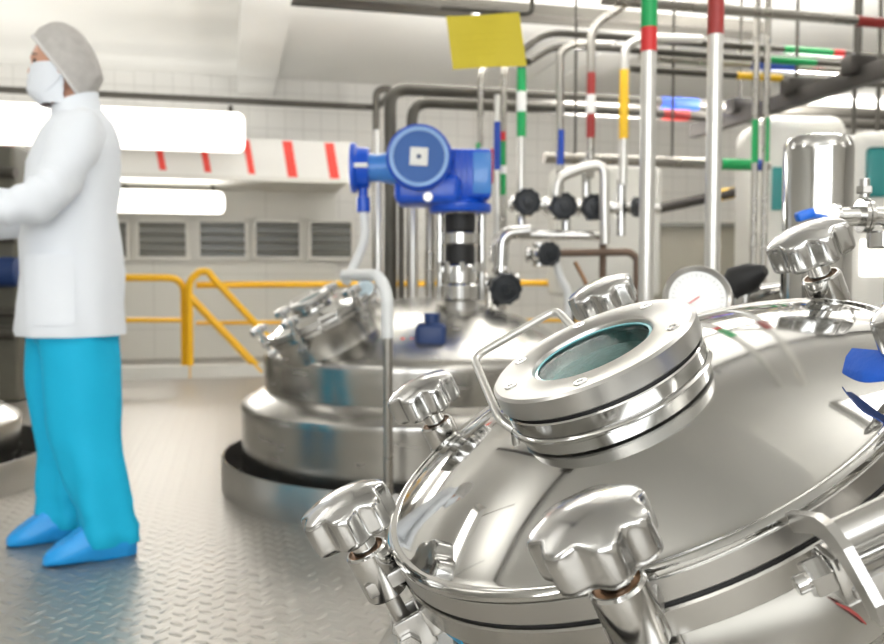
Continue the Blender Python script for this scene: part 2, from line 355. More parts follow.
# ---------------------------------------------------------------- railings
def railing(label, v, tops, x0, x1, posts, bars):
    t = thing('guard_rail', label, 'railing', on_v(x0, 358, v)); return t
RV = 7.85
t = thing('guard_rail', 'yellow pipe railing just right of the person, ending in a rounded corner post', 'railing', on_v(183, 358, RV))
g = lambda px, py: on_v(px, py, RV)
def floor_to(p, z=0.11): return Vector((p.x, p.y, z))
bm = bmesh.new(); tube(bm, fillet([g(-40, 277), g(184, 278), floor_to(g(184, 300))], 0.14), 0.032, 10); obj('top_rail', bm, 'railyel', t)
bm = bmesh.new(); tube(bm, [g(-40, 320), g(183, 320)], 0.022, 8); obj('middle_rail', bm, 'railyel', t)
for px in (-35, 60):
    bm = bmesh.new(); tube(bm, [g(px, 278), floor_to(g(px, 300))], 0.03, 8); obj('post', bm, 'railyel', t)
t = thing('stair_rail', 'yellow stair handrail loop sloping down to the right beside the railing corner', 'railing', on_v(190, 358, RV - 0.06))
g2 = lambda px, py: on_v(px, py, RV - 0.07)
bm = bmesh.new(); tube(bm, fillet([floor_to(g2(189, 300), 0.0), g2(189, 281), g2(200, 271), g2(209, 272), g2(212, 277), g2(300, 372)], 0.12), 0.032, 10); obj('handrail', bm, 'railyel', t)
bm = bmesh.new(); tube(bm, [g2(190, 297), g2(262, 372)], 0.035, 8); obj('lower_rail', bm, 'railyel', t)
t = thing('guard_rail', 'yellow railing running right behind the tank with the many knobs', 'railing', on_v(250, 358, RV + 0.05))
g3 = lambda px, py: on_v(px, py, RV + 0.06)
bm = bmesh.new(); tube(bm, [g3(196, 285), g3(884, 281)], 0.03, 10); obj('top_rail', bm, 'railyel', t)
bm = bmesh.new(); tube(bm, [g3(196, 323), g3(884, 318)], 0.018, 8); obj('middle_rail', bm, 'railyel', t)
for px in (330, 655, 868):
    bm = bmesh.new(); tube(bm, [g3(px, 283), floor_to(g3(px, 300))], 0.028, 8); obj('post', bm, 'railyel', t)

# ---------------------------------------------------------------- manhole (built once in its own frame: x, y in the lid's plane, z along its axis)
def knob_mesh():
    bm = bmesh.new(); R, n, seg = 0.0415, 7, 168
    top = lambda r: 0.0335 - 0.0085 * (r / R) ** 2.2
    prof = [(0.30, 'b', 0.004), (0.42, 'b', 0.0), (0.80, 'b', -0.003), (0.94, 'b', -0.003), (0.985, 's', -0.001), (1.0, 's', 0.0025), (1.0, 's', 0.013), (1.0, 's', 0.0195), (0.993, 't', -0.0022), (0.975, 't', -0.0008), (0.95, 't', 0), (0.88, 't', 0), (0.78, 't', 0), (0.64, 't', 0), (0.48, 't', 0), (0.3, 't', 0), (0.12, 't', 0), (0.03, 't', 0)]
    rings = []
    for (k, kind, z) in prof:
        rr = []
        for i in range(seg):
            a = 2 * PI * i / seg; fl = (0.5 + 0.5 * math.cos(n * a)) ** 1.3; r = R * k * (1 - 0.17 * fl * max(0, min(1, (k - 0.25) / 0.65)))
            zz = top(r) + z if kind == 't' else (z if kind == 'b' else min(z, top(r) - 0.004))
            rr.append(Vector((r * math.cos(a), r * math.sin(a), zz)))
        rings.append(rr)
    loft(bm, rings); return bm
def sleeve_mesh():
    bm = bmesh.new()
    lathe(bm, [(0.009, -0.046), (0.0185, -0.046), (0.0195, -0.044), (0.0195, -0.002), (0.0180, 0.0), (0.0165, 0.0), (0.0160, -0.006), (0.009, -0.006), (0.009, -0.046)], 28)
    return bm
def hexnut(bm, r, h0, h1, m=I4): lathe(bm, [(0, h0), (r * 0.92, h0), (r, h0 + r * 0.1), (r, h1 - r * 0.1), (r * 0.92, h1), (0, h1)], 6, m)
DOME = lambda r: 0.044 * (1 - (r / 0.2400) ** 2.25)
KNOBS = [(21.5, 0.272), (76, 0.272), (131, 0.272), (189, 0.267), (252, 0.272), (317, 0.272)]
MAN = {}
def build_manhole(v, mm, base_depth):
    """adds neck, lid, knobs and hinge of the manhole whose frame is mm to the vessel v"""
    loc = WM[v.name].inverted() @ mm
    def put(name, bm, m, parent, mloc=None, ang=32):
        o = obj(name, bm, m, parent, ang, local=True); o.matrix_local = mloc if mloc is not None else I4; return o
    bm = bmesh.new(); lathe(bm, [(0.215, -0.0295), (0.2485, -0.0295), (0.2500, -0.031), (0.2500, -0.050), (0.2485, -0.0515), (0.240, -0.052), (0.238, -0.056), (0.232, base_depth + 0.03), (0.240, base_depth), (0.225, base_depth - 0.03), (0.215, -0.05), (0.215, -0.0295)], 96)
    put('manhole_neck', bm, 'brushed', v, loc)
    bm = bmesh.new(); lathe(bm, [(0.21, -0.0295), (0.246, -0.0295), (0.246, -0.0265), (0.21, -0.0265), (0.21, -0.0295)], 96); put('lid_gasket', bm, 'black', v, loc)
    bm = bmesh.new(); prof = [(0, DOME(0.0))] + [(r, DOME(r)) for r in [0.02 * k for k in range(1, 12)] + [0.228, 0.234, 0.2385]]
    prof += [(0.2405, 0.0002), (0.243, 0.0012), (0.2465, 0.0008), (0.2492, -0.0012), (0.2498, -0.004), (0.2488, -0.0065)]
    lathe(bm, prof, 128); lid = put('manhole_lid', bm, 'mirror', v, loc, 40)
    bm = bmesh.new(); lathe(bm, [(0.21, -0.006), (0.2480, -0.0066), (0.2490, -0.0076), (0.2490, -0.0245), (0.2470, -0.0265), (0.21, -0.0265), (0.21, -0.006)], 128); put('lid_rim', bm, 'satin', lid)
    # sight glass on the lid
    bm = bmesh.new(); lathe(bm, [(0.0565, 0.062), (0.0565, 0.0745), (0.0585, 0.0785), (0.061, 0.0800), (0.0945, 0.0803), (0.0972, 0.0780), (0.0972, 0.0615), (0.0955, 0.060), (0.0565, 0.060), (0.0565, 0.062)], 96)
    put('sight_glass_ring', bm, 'machined', lid)
    bm = bmesh.new(); lathe(bm, [(0.058, 0.0603), (0.0905, 0.0603), (0.0905, 0.0535), (0.058, 0.0535), (0.058, 0.0603)], 72); put('sight_gasket', bm, 'black', lid)
    bm = bmesh.new(); lathe(bm, [(0.0565, 0.0562), (0.0945, 0.0562), (0.0955, 0.0548), (0.0945, 0.0425), (0.0930, 0.0415), (0.0960, 0.0408), (0.0975, 0.0393), (0.0975, 0.0375), (0.0985, 0.0360), (0.100, 0.030), (0.0565, 0.018), (0.0565, 0.0562)], 96)
    put('sight_glass_collar', bm, 'polish', lid)
    bm = bmesh.new(); lathe(bm, disc(0.0558, 0.066, 0.0745, 0.001), 64); put('glass_pane', bm, 'glass', lid)
    bm = bmesh.new(); lathe(bm, [(0.0540, 0.0747), (0.0566, 0.0747), (0.0566, 0.0757), (0.0540, 0.0757), (0.0540, 0.0747)], 64); put('glass_edge', bm, 'gedge', lid)
    bm = bmesh.new(); lathe(bm, [(0.0, 0.056), (0.050, 0.056), (0.0552, 0.052), (0.0558, 0.0655)], 64); put('sight_well', bm, 'wet', lid)
    for a in (138, 183, 249, 323, 31, 84):
        mt = Matrix.Rotation(math.radians(a), 4, 'Z') @ T(0.081, 0, 0.0795)
        bm = bmesh.new(); lathe(bm, [(0.0062, -0.004), (0.0062, 0.0012), (0.0056, 0.0018), (0.0032, 0.0018), (0.0030, -0.001), (0, -0.001)], 14, mt); put('socket_bolt', bm, 'polish', lid)
    bm = bmesh.new(); tube(bm, fillet([(-0.096, 0.003, 0.040), (-0.103, 0.006, 0.052), (-0.101, 0.126, 0.0855), (0.003, 0.160, 0.0855), (0.005, 0.104, 0.074), (0.004, 0.094, 0.07)], 0.016), 0.0042, 12); put('lid_handle', bm, 'palepipe', lid)
    SG = T(-0.0057, 0.0008, 0)
    for ch in [x for x in C.objects if x.parent == lid and x.name.split('.')[0] != 'lid_rim']: ch.matrix_local = SG
    # clamp knobs
    if 'knob' not in MAN:
        MAN['knob'] = None
    for i, (a, kr) in enumerate(KNOBS):
        mk = loc @ Matrix.Rotation(math.radians(a), 4, 'Z') @ T(kr, 0, 0.036) @ Matrix.Rotation(random.uniform(0, 1) + (0.25 if a == 252 else 0), 4, 'Z')
        if MAN['knob'] is None:
            k = put('star_knob', knob_mesh(), 'cast', v, mk, 50)
            s1 = bmesh.new(); lathe(s1, [(0.0, 0.006), (0.0115, 0.006), (0.0115, -0.030), (0, -0.030)], 20); put('knob_neck', s1, 'polish', k); s4 = bmesh.new(); lathe(s4, [(0.0116, -0.024), (0.0162, -0.025), (0.0162, -0.0275), (0.0116, -0.0275), (0.0116, -0.024)], 20); put('bushing', s4, 'copper', k)
            s2 = sleeve_mesh(); bmesh.ops.translate(s2, vec=(0, 0, -0.022), verts=s2.verts); put('clamp_sleeve', s2, 'polish', k)
            s3 = bmesh.new(); lathe(s3, disc(0.0075, -0.115, -0.05), 16); put('swing_bolt', s3, 'satin', k)
            MAN['knob'] = k
        else:
            k = copy_tree(MAN['knob'], v); k.matrix_local = mk
        # pivot block with its nut below each bolt, and the fork lug on the lid band
        mb = loc @ Matrix.Rotation(math.radians(a), 4, 'Z')
        if 'piv' not in MAN or MAN['piv'] is None:
            b = bmesh.new(); box(b, 0.03, 0.006, 0.034, T(0.262, 0.013, -0.073), 0.002); box(b, 0.03, 0.006, 0.034, T(0.262, -0.013, -0.073), 0.002); box(b, 0.014, 0.032, 0.03, T(0.245, 0, -0.07), 0.002)
            p = put('pivot_lug', b, 'satin', v, mb)
            b = bmesh.new(); lathe(b, disc(0.0065, -0.022, 0.022), 16, T(0.272, 0, -0.078) @ Matrix.Rotation(PI / 2, 4, 'X')); hexnut(b, 0.0115, 0.016, 0.024, T(0.272, 0, -0.078) @ Matrix.Rotation(PI / 2, 4, 'X')); hexnut(b, 0.0115, -0.024, -0.016, T(0.272, 0, -0.078) @ Matrix.Rotation(PI / 2, 4, 'X')); put('pivot_nut', b, 'polish', p)
            MAN['piv'] = p
            b = bmesh.new()
            for s in (-1, 1): box(b, 0.036, 0.008, 0.014, T(0.264, s * 0.0145, -0.0165), 0.002)
            MAN['fork'] = put('fork_lug', b, 'satin', v, mb)
        else:
            p = copy_tree(MAN['piv'], v); p.matrix_local = mb; p = copy_tree(MAN['fork'], v); p.matrix_local = mb
    # hinge on the front right
    def plate(x):
        b = bmesh.new()
        pts = [(-0.228, -0.008), (-0.286, 0.018), (-0.300, 0.0235), (-0.314, 0.0245), (-0.328, 0.016), (-0.342, -0.014), (-0.340, -0.028), (-0.328, -0.030), (-0.322, -0.012), (-0.312, 0.001), (-0.300, 0.007), (-0.284, 0.004), (-0.236, -0.020)]
        A = [b.verts.new((x, p_[0], p_[1])) for p_ in pts]; B = [b.verts.new((x + 0.0055, p_[0], p_[1])) for p_ in pts]
        b.faces.new(A); b.faces.new(B[::-1])
        for i in range(len(pts)): b.faces.new((A[i], A[(i + 1) % len(pts)], B[(i + 1) % len(pts)], B[i]))
        return b
    hg = put('lid_hinge', plate(0.034), 'satin', v, loc, 30); put('hinge_plate', plate(0.112), 'satin', hg)
    b = bmesh.new(); lathe(b, disc(0.0105, 0.038, 0.113), 24, T(0, -0.309, 0.0115) @ Matrix.Rotation(PI / 2, 4, 'Y')); put('hinge_bar', b, 'satin', hg)
    b = bmesh.new(); lathe(b, disc(0.006, 0.012, 0.125), 16, T(0, -0.288, -0.021) @ Matrix.Rotation(PI / 2, 4, 'Y')); hexnut(b, 0.0125, 0.020, 0.0335, T(0, -0.288, -0.021) @ Matrix.Rotation(PI / 2, 4, 'Y')); box(b, 0.014, 0.022, 0.034, T(0.041, -0.286, -0.026), 0.002); put('hinge_nut', b, 'polish', hg)
    b = bmesh.new(); box(b, 0.072, 0.006, 0.020, T(0.0755, -0.331, -0.012), 0.002); put('front_strip', b, 'machined', hg)
    b = bmesh.new(); box(b, 0.072, 0.06, 0.008, T(0.0755, -0.270, -0.036), 0.002); put('hinge_bracket', b, 'satin', hg)
    return lid

def vessel_shell(v, c, rb, rd, zc, z_edge, two_step=False, kr1=0.9):
    """domed closed tank: axis at c, cylinder radius rb, crown radius rd centred at height zc"""
    prof = []; r1 = rb * kr1
    if not two_step:
        for k in range(25): r = r1 * k / 24; prof.append((r, zc + math.sqrt(rd * rd - r * r)))
        ze = prof[-1][1]; sl = r1 / math.sqrt(rd * rd - r1 * r1); a0 = math.atan(sl); kr = (rb - r1) / (1 - math.sin(a0))
        for k in range(1, 9):
            a = a0 + (PI / 2 - a0) * k / 8; prof.append((r1 + kr * (math.sin(a) - math.sin(a0)), ze - kr * (math.cos(a0) - math.cos(a))))
        prof.append((rb, 0.03)); prof.append((rb, 0.006))
    else:
        for k in range(25): r = r1 * k / 24; prof.append((r, zc + math.sqrt(rd * rd - r * r)))
        z = prof[-1][1]
        prof += [(r1 + 0.006, z - 0.012), (r1 + 0.008, z - 0.03), (r1 + 0.004, z_edge + 0.07), (r1 + 0.002, z_edge + 0.055), (r1 + 0.02, z_edge + 0.05), (rb - 0.012, z_edge + 0.012), (rb, z_edge), (rb + 0.004, z_edge - 0.015), (rb, z_edge - 0.03), (rb - 0.002, 0.03), (rb - 0.002, 0.006)]
    bm = bmesh.new(); lathe(bm, prof, 128, T(c.x, c.y, 0)); return bm
def kick_tray(label, c, r, mname='satin'):
    bm = bmesh.new(); lathe(bm, [(r - 0.008, 0.0), (r - 0.008, 0.132), (r, 0.135), (r + 0.004, 0.128), (r + 0.004, 0.0), (r - 0.008, 0.0)], 128, T(c.x, c.y, 0)); bmesh.ops.remove_doubles(bm, verts=bm.verts, dist=1e-6)
    t = thing('kick_plate_ring', label, 'kick plate', (c.x, c.y, 0)); obj('ring_wall', bm, mname, t, 30)
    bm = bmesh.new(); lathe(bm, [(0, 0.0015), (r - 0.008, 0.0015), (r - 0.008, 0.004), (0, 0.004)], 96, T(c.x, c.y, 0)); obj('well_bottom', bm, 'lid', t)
    return t
# foreground tank
NV = Vector((-0.423, -0.157, 0.892)).normalized(); MC = Vector((0.174, 0.791, 0.725))
MM = T(MC) @ frame_from(NV)
RD1 = 0.9; S1 = MC - NV * 0.105 - NV * RD1; A1 = Vector((S1.x, S1.y, 0))
tank1 = thing('mixing_tank', 'large mirror polished tank in front with an inclined round manhole lid', 'tank', A1)
obj('tank_shell', vessel_shell(tank1, A1, 0.72, RD1, S1.z, 0), 'brushed', tank1, 30)
build_manhole(tank1, MM, -0.125)
kick_tray('low steel ring on the floor around the front tank', A1, 0.84)
# its sticker and marks
b = bmesh.new(); box(b, 0.034, 0.0012, 0.02, MM @ Matrix.Rotation(math.radians(203), 4, 'Z') @ T(0.2400, 0, -0.063) @ Matrix.Rotation(PI / 2, 4, 'Z')); obj('teal_sticker', b, 'tealstick', tank1)
def neck_at(px, py, r):
    inv = MM.inverted(); o = inv @ Vector((0, 0, CAM_H)); d = (inv.to_3x3() @ cam_ray(px, py))
    A, B, C_ = d.x ** 2 + d.y ** 2, 2 * (o.x * d.x + o.y * d.y), o.x ** 2 + o.y ** 2 - r * r
    return MM @ (o + d * ((-B - math.sqrt(max(0, B * B - 4 * A * C_))) / (2 * A)))
b = bmesh.new(); tube(b, [neck_at(836, 603, 0.2382), neck_at(848, 609, 0.2382), neck_at(858, 616, 0.2382), neck_at(866, 624, 0.2382)], [0.0006, 0.0014, 0.0012, 0.0006], 8); obj('red_mark', b, 'redpen', tank1)
# blue tape flag at the right-hand knob
b = bmesh.new(); P = []
def lid_at(px, py, h):
    d = cam_ray(px, py); n = NV; p0 = MC + n * h; o = Vector((0, 0, CAM_H)); return MM.inverted() @ (o + d * ((p0 - o).dot(n) / d.dot(n)))
for k in range(13):
    q = k / 12; cx_ = 847 + 62 * q; P.append((lid_at(cx_ - 5 + 4 * q, 372 + 16 * q + 4 * math.sin(6 * q), 0.022), lid_at(cx_ + 5, 348 + 5 * q, 0.034)))
rows = [[MM @ p for p in (a, (a + c_) / 2 + Vector((0, 0, 0.003)), c_, c_ - Vector((0, 0, 0.0014)), (a + c_) / 2 + Vector((0, 0, 0.0016)), a - Vector((0, 0, 0.0014)))] for (a, c_) in P]
loft(b, rows); tag(rebase(obj('tape_strip', b, 'tape', None, 60)), 'strip of bright blue tape hanging over the front lid at right', 'tape')

# second tank
A2 = Vector((-0.08, 3.71, 0)); Z2 = 0.345
tank2 = thing('mixing_tank', 'stainless tank sunk into the floor behind, carrying the blue motor', 'tank', A2)
rd2 = 1.1; zc2 = 0.78 - rd2
obj('tank_shell', vessel_shell(tank2, A2, 0.77, rd2, zc2, Z2, True, 0.87), 'brushed', tank2, 30)
N2 = Vector((-0.42, -0.16, 0.89)).normalized(); c2 = at(318, 313, 3.33)
build_manhole(tank2, T(c2) @ frame_from(N2) @ Matrix.Scale(0.86, 4), -0.2)
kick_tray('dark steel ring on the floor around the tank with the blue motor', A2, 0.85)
b = bmesh.new(); lathe(b, disc(0.035, -0.012, 0.012), 24, T(at(366, 288, 3.3)) @ Matrix.Rotation(PI / 2, 4, 'X')); ga = obj('tank_gauge', b, 'polish', tank2)
b = bmesh.new(); lathe(b, disc(0.030, 0.012, 0.014), 24, T(at(366, 288, 3.3)) @ Matrix.Rotation(PI / 2, 4, 'X')); obj('gauge_dial', b, mat('pale_blue_dial', (0.62, 0.76, 0.84), 0.4), ga)
b = bmesh.new(); p = at(366, 290, 3.3); tube(b, [p, Vector((p.x, p.y, 0.66))], 0.012, 8); obj('gauge_stem', b, 'polish', ga)
def dome2_z(p): return zc2 + math.sqrt(max(0.1, rd2 ** 2 - (p.x - A2.x) ** 2 - (p.y - A2.y) ** 2))
# third tank at the left edge
A3 = Vector((-2.56, 3.55, 0))
tank3 = thing('mixing_tank', 'stainless tank cut off by the left edge of the photo', 'tank', A3)
obj('tank_shell', vessel_shell(tank3, A3, 0.73, 1.3, 0.62 - 1.3, 0.25, True, 0.87), 'brushed', tank3, 30)
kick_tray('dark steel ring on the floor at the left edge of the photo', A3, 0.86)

# ---------------------------------------------------------------- drive with the blue motor on the second tank
YM = 3.5
def S(n, Y): return n * Y / F_PX             # pixels to metres at a depth
sx_ = at(460, 300, YM); sx = sx_.x
base = Vector((sx, YM, dome2_z(Vector((sx, YM, 0)))))
dr = thing('agitator_drive', 'blue electric gear motor standing on a black and chrome shaft column above the rear tank', 'motor', base)
# gearbox and fan cover, motor axis towards the camera
mc = at(419, 157, YM - 0.18); R = S(32.5, YM - 0.18); RX = Matrix.Rotation(PI / 2, 4, 'X')
bm = bmesh.new(); lathe(bm, [(0, -0.22), (R * 0.93, -0.22), (R * 0.98, -0.2), (R, -0.04), (R, 0.0), (R * 0.985, 0.012), (R * 0.93, 0.018), (R * 0.92, 0.012), (R * 0.80, 0.010), (0, 0.010)], 64, T(mc) @ RX)
mo = obj('motor_body', bm, 'blue', dr)
bm = bmesh.new(); lathe(bm, [(R * 0.78, 0.006), (R * 0.79, 0.016), (R * 0.90, 0.019), (R * 0.915, 0.012), (R * 0.78, 0.006)], 64, T(mc) @ RX); obj('fan_cover_ring', bm, 'bluering', mo)
bm = bmesh.new(); lathe(bm, [(0, 0.012), (R * 0.77, 0.0125), (R * 0.78, 0.009), (0, 0.009)], 64, T(mc) @ RX); obj('fan_grille', bm, 'bluegrille', mo)
bm = bmesh.new(); box(bm, S(17, YM), 0.004, S(17, YM), T(mc + Vector((0, -0.015, 0))) @ Matrix.Rotation(0.05, 4, 'Y'), 0.002); hb = obj('nameplate', bm, 'labelw', mo)
bm = bmesh.new(); lathe(bm, disc(S(2.2, YM), 0.0, 0.004), 16, T(mc + Vector((0, -0.016, 0))) @ RX); obj('centre_screw', bm, 'navy', mo)
for k in range(16):                           # cooling ribs along the drum
    a = 2 * PI * k / 16; bm = bmesh.new(); box(bm, 0.012, 0.15, 0.02, T(mc + Vector((R * 0.97 * math.cos(a), 0.13, R * 0.97 * math.sin(a)))) @ Matrix.Rotation(PI / 2 - a, 4, 'Y'), 0.002); obj('cooling_rib', bm, 'blue', mo)
# gear housing at the right
a, c_ = at(447, 152, YM), at(490, 200, YM)
bm = bmesh.new(); box(bm, c_.x - a.x, 0.2, a.z - c_.z, T((a.x + c_.x) / 2, YM, (a.z + c_.z) / 2), 0.012); gh = obj('gear_housing', bm, 'blue', dr)
for k in range(4):
    bm = bmesh.new(); box(bm, 0.008, 0.212, (a.z - c_.z) * 0.9, T(a.x + (c_.x - a.x) * (0.2 + 0.13 * k), YM, (a.z + c_.z) / 2), 0.002); obj('housing_rib', bm, 'blue', gh)
bm = bmesh.new(); q1, q2 = at(472, 156, YM), at(490, 196, YM); box(bm, q2.x - q1.x, 0.008, q1.z - q2.z, T((q1.x + q2.x) / 2, YM - 0.104, (q1.z + q2.z) / 2), 0.003); obj('housing_cover', bm, 'bluelight', gh)
bm = bmesh.new(); q1 = at(491, 152, YM); box(bm, 0.01, 0.17, S(33, YM), T(q1.x, YM, q1.z - S(16, YM)), 0.003); obj('red_end_seal', bm, 'red', gh)
bm = bmesh.new(); q1 = at(452, 208, YM); lathe(bm, [(0, -0.02), (S(30, YM), -0.02), (S(31, YM), -0.012), (S(31, YM), 0.012), (S(26, YM), 0.02), (S(22, YM), 0.05), (0, 0.05)], 40, T(sx, YM, q1.z)); obj('mounting_flange', bm, 'blue', dr)
bm = bmesh.new(); q1 = at(428, 192, YM); box(bm, S(64, YM), 0.24, S(28, YM), T(q1.x, YM - 0.02, q1.z), 0.03, 4); bx = obj('gear_underside', bm, 'blue', dr)
bm = bmesh.new(); q1 = at(428, 197, YM - 0.14); lathe(bm, disc(S(4.5, YM), 0, 0.012), 20, T(q1) @ RX); obj('oil_plug', bm, 'satin', bx)
# terminal box at the left
a, c_ = at(352, 145, YM - 0.1), at(371, 192, YM - 0.1)
bm = bmesh.new(); lathe(bm, [(0, -S(10, YM)), (S(20, YM), -S(10, YM)), (S(24, YM), -S(9, YM)), (S(24, YM), -S(5, YM)), (S(20, YM), -S(3, YM)), (S(19, YM), S(8, YM)), (0, S(8, YM))], 40, T(at(361, 168, YM - 0.1)) @ Matrix.Rotation(PI / 2, 4, 'Y')); tb = obj('terminal_box', bm, 'blue', dr)
bm = bmesh.new(); p, q = at(369, 168, YM - 0.1), at(392, 168, YM - 0.1); lathe(bm, [(S(14, YM), 0), (S(13, YM), (q.x - p.x) * 0.4), (S(17, YM), q.x - p.x + 0.02)], 24, T(p) @ Matrix.Rotation(PI / 2, 4, 'Y')); obj('box_neck', bm, 'bluelight', tb)
bm = bmesh.new(); tube(bm, [at(363, 188, YM - 0.1), at(363, 197, YM - 0.1), at(363.2, 197.5, YM - 0.1), at(363.5, 212, YM - 0.1)], [S(4.5, YM), S(4.5, YM), S(6.5, YM), S(6.5, YM)], 14); obj('cable_gland', bm, 'blue', tb)
bm = bmesh.new(); q1 = at(356, 165, YM - 0.19); box(bm, S(16, YM), 0.004, S(4, YM), T(q1 - Vector((-0.012, 0.0, 0)))); obj('white_tag', bm, 'labelw', tb)
# column below
col = [(206, 214, 17, 'polish'), (214, 232, 15.5, 'black'), (232, 245, 16.5, 'polish'), (245, 265, 15, 'black'), (265, 284, 18, 'polish'), (284, 300, 20, 'polish'), (300, 322, 16, 'satin')]
for (ya, yb, hw, mm_) in col:
    z1, z0 = at(460, ya, YM).z, at(460, yb, YM).z
    bm = bmesh.new(); lathe(bm, disc(S(hw, YM), z0, z1, 0.006), 36, T(sx, YM, 0)); cs = obj('shaft_coupling' if mm_ == 'black' else 'column_ring', bm, mm_, dr)
    if 284 > ya >= 265:
        for k in range(8):
            aa = k * PI / 4 + 0.1; bm = bmesh.new(); lathe(bm, disc(0.011, z1 - 0.03, z1 + 0.012), 8, T(sx + S(hw + 2, YM) * math.cos(aa), YM + S(hw + 2, YM) * math.sin(aa), 0)); obj('flange_bolt', bm, 'polish', cs)
for px in (440, 482):
    bm = bmesh.new(); tube(bm, [at(px, 206, YM + 0.02), at(px, 300, YM + 0.02)], S(3.6, YM), 12); obj('support_post', bm, 'polish', dr)
z1, z0 = at(460, 320, YM).z, at(460, 331, YM).z
bm = bmesh.new(); lathe(bm, disc(S(25, YM), min(z0, dome2_z(Vector((sx, YM, 0)))) - 0.004, z1, 0.008), 40, T(sx, YM, 0)); obj('drive_foot', bm, 'navy', dr)
sm = thing('sampling_valve', 'small dark navy valve block with a red stem lying on the rear tank dome', 'valve', at(430, 350, 3.2))
bm = bmesh.new(); q1 = at(431, 338, 3.2); box(bm, S(31, 3.2), 0.11, S(30, 3.2), T(q1), 0.02, 3); vb_ = obj('valve_body', bm, 'navy', sm)
bm = bmesh.new(); tube(bm, [at(396, 342, 3.18), at(405, 342, 3.18), at(405.5, 342, 3.18), at(420, 341, 3.18)], [0.013, 0.013, 0.009, 0.009], 10); obj('valve_stem', bm, 'navy', sm)
for px in (403, 412):
    bm = bmesh.new(); lathe(bm, disc(0.0145, -0.008, 0.008), 14, T(at(px, 341.5, 3.18)) @ Matrix.Rotation(PI / 2, 4, 'Y')); obj('red_ring', bm, 'red', sm)
bm = bmesh.new(); lathe(bm, disc(0.03, -0.02, 0.03), 20, T(at(432, 321, 3.2))); obj('valve_cap', bm, 'navy', sm)
# cable hose and vent stand pipe
bm = bmesh.new(); tube(bm, fillet([at(363.5, 210, 3.4), at(366, 238, 3.38), at(358, 258, 3.3), at(346, 282, 3.2)], 0.1, 8), S(4.6, 3.3), 12)
tag(rebase(obj('cable_hose', bm, 'conduit')), 'white cable hose hanging from the gland under the blue motor box', 'hose')
gp = thing('stand_pipe', 'white bent stand pipe rising from the floor before the rear tank', 'pipe', Vector((at(388, 400, 2.75).x, 2.75, 0)))
xb = at(388, 400, 2.75).x
bm = bmesh.new(); tube(bm, fillet([at(345, 275, 3.05), at(378, 275, 2.80), Vector((at(387, 290, 2.75).x, 2.75, at(387, 292, 2.75).z)), Vector((xb, 2.75, at(388, 338, 2.75).z))], 0.09, 10), S(6.2, 2.75), 16); obj('plastic_bend', bm, 'conduit', gp)
bm = bmesh.new(); tube(bm, [Vector((xb, 2.75, at(388, 336, 2.75).z)), Vector((xb, 2.75, 0.0))], S(4.8, 2.75), 14); obj('steel_leg', bm, 'pipe', gp)
bm = bmesh.new(); lathe(bm, disc(0.05, 0, 0.008), 24, T(xb, 2.75, 0)); obj('foot_plate', bm, 'satin', gp)

# ---------------------------------------------------------------- pipes
PIPES = []
def pipe(label, pts, r, m='pipe', bands=(), seg=12, fr=0.08, group=None, cat='pipe', name='process_pipe', supports=True):
    pts = [Vector(p) for p in pts]; b = min(pts, key=lambda p: p.z)
    t = thing(name, label, cat, b, group)
    bm = bmesh.new(); tube(bm, fillet(pts, fr), r, seg); obj('pipe_run', bm, m, t)
    for (p, q, bm_, *rest) in bands:
        n = rest[0] if rest else 'colour_band'; k = rest[1] if len(rest) > 1 else 1.06
        bm = bmesh.new(); tube(bm, [p, q], r * k, max(seg, 14)); obj(n, bm, bm_, t)
    PIPES.append(t); return t
def vert(px0, px1, ya, yb, Y): return at(px0, ya, Y), at(px1, yb, Y)
def vband(px, ya, yb, Y, m, *rest):
    x = at(px, 200, Y).x; return (Vector((x, Y, at(px, ya, Y).z)), Vector((x, Y, at(px, yb, Y).z)), m) + rest
def vx(px, Y, z): return Vector((at(px, 200, Y).x, Y, z))
# the two near upright pipes
Y = 2.3
pipe('tall steel pipe with green over red bands, left of the two near uprights', [vx(647, Y, CEIL), vx(647, Y, 0)], S(7.6, Y), 'palepipe', [vband(647, -60, 28, Y, 'green'), vband(647, 28, 52, Y, 'red')], 20)
Y = 2.2
pipe('tall steel pipe with one red band, right of the two near uprights', [vx(713, Y, CEIL), vx(713, Y, 0)], S(7.6, Y), 'palepipe', [vband(713, -50, 35, Y, 'darkred')], 20)
# coloured drops behind the motor
Y = 4.9
pipe('thin pipe with a short green band behind the blue gear housing', [at(493, 66, Y + 0.5), at(481, 70, Y), vx(479, Y, at(479, 300, Y).z)], S(3, Y), 'pipe', [vband(479, 143, 158, Y, 'green')])
Y = 4.8
pipe('pipe with a long dark blue band just right of the motor', [vx(497, Y, at(497, 95, Y).z), vx(497, Y, 0)], S(3.2, Y), 'palepipe', [vband(497, 122, 170, Y, 'bandblue')])
Y = 4.9
pipe('pipe with red over green bands beside the dark blue banded pipe', [at(519, 58, Y + 0.5), at(504, 66, Y), vx(503, Y, at(503, 300, Y).z)], S(3.2, Y), 'pipe', [vband(503, 132, 141, Y, 'red'), vband(503, 141, 195, Y, 'green'), vband(503, 166, 174, Y, 'labelw', 'white_label', 1.12)])
Y = 4.4
pipe('drop pipe with a bright green band and white label below the yellow card', [at(474, 14, 5.6), at(518, 50, 4.6), vx(521, Y, at(521, 64, Y).z), vx(521, Y, at(521, 192, Y).z)], S(4.4, Y), 'palepipe', [vband(521, 63, 69, Y, 'navy'), vband(521, 69, 137, Y, 'green'), vband(521, 92, 112, Y, 'labelw', 'white_label', 1.12)])
pipe('drop pipe with a blue band above the middle black handwheel', [at(612, 44, Y + 0.3), at(572, 45, Y), at(560, 52, Y), vx(560, Y, at(560, 196, Y).z)], S(3.8, Y), 'pipe', [vband(560, 130, 165, Y, 'bandblue')])
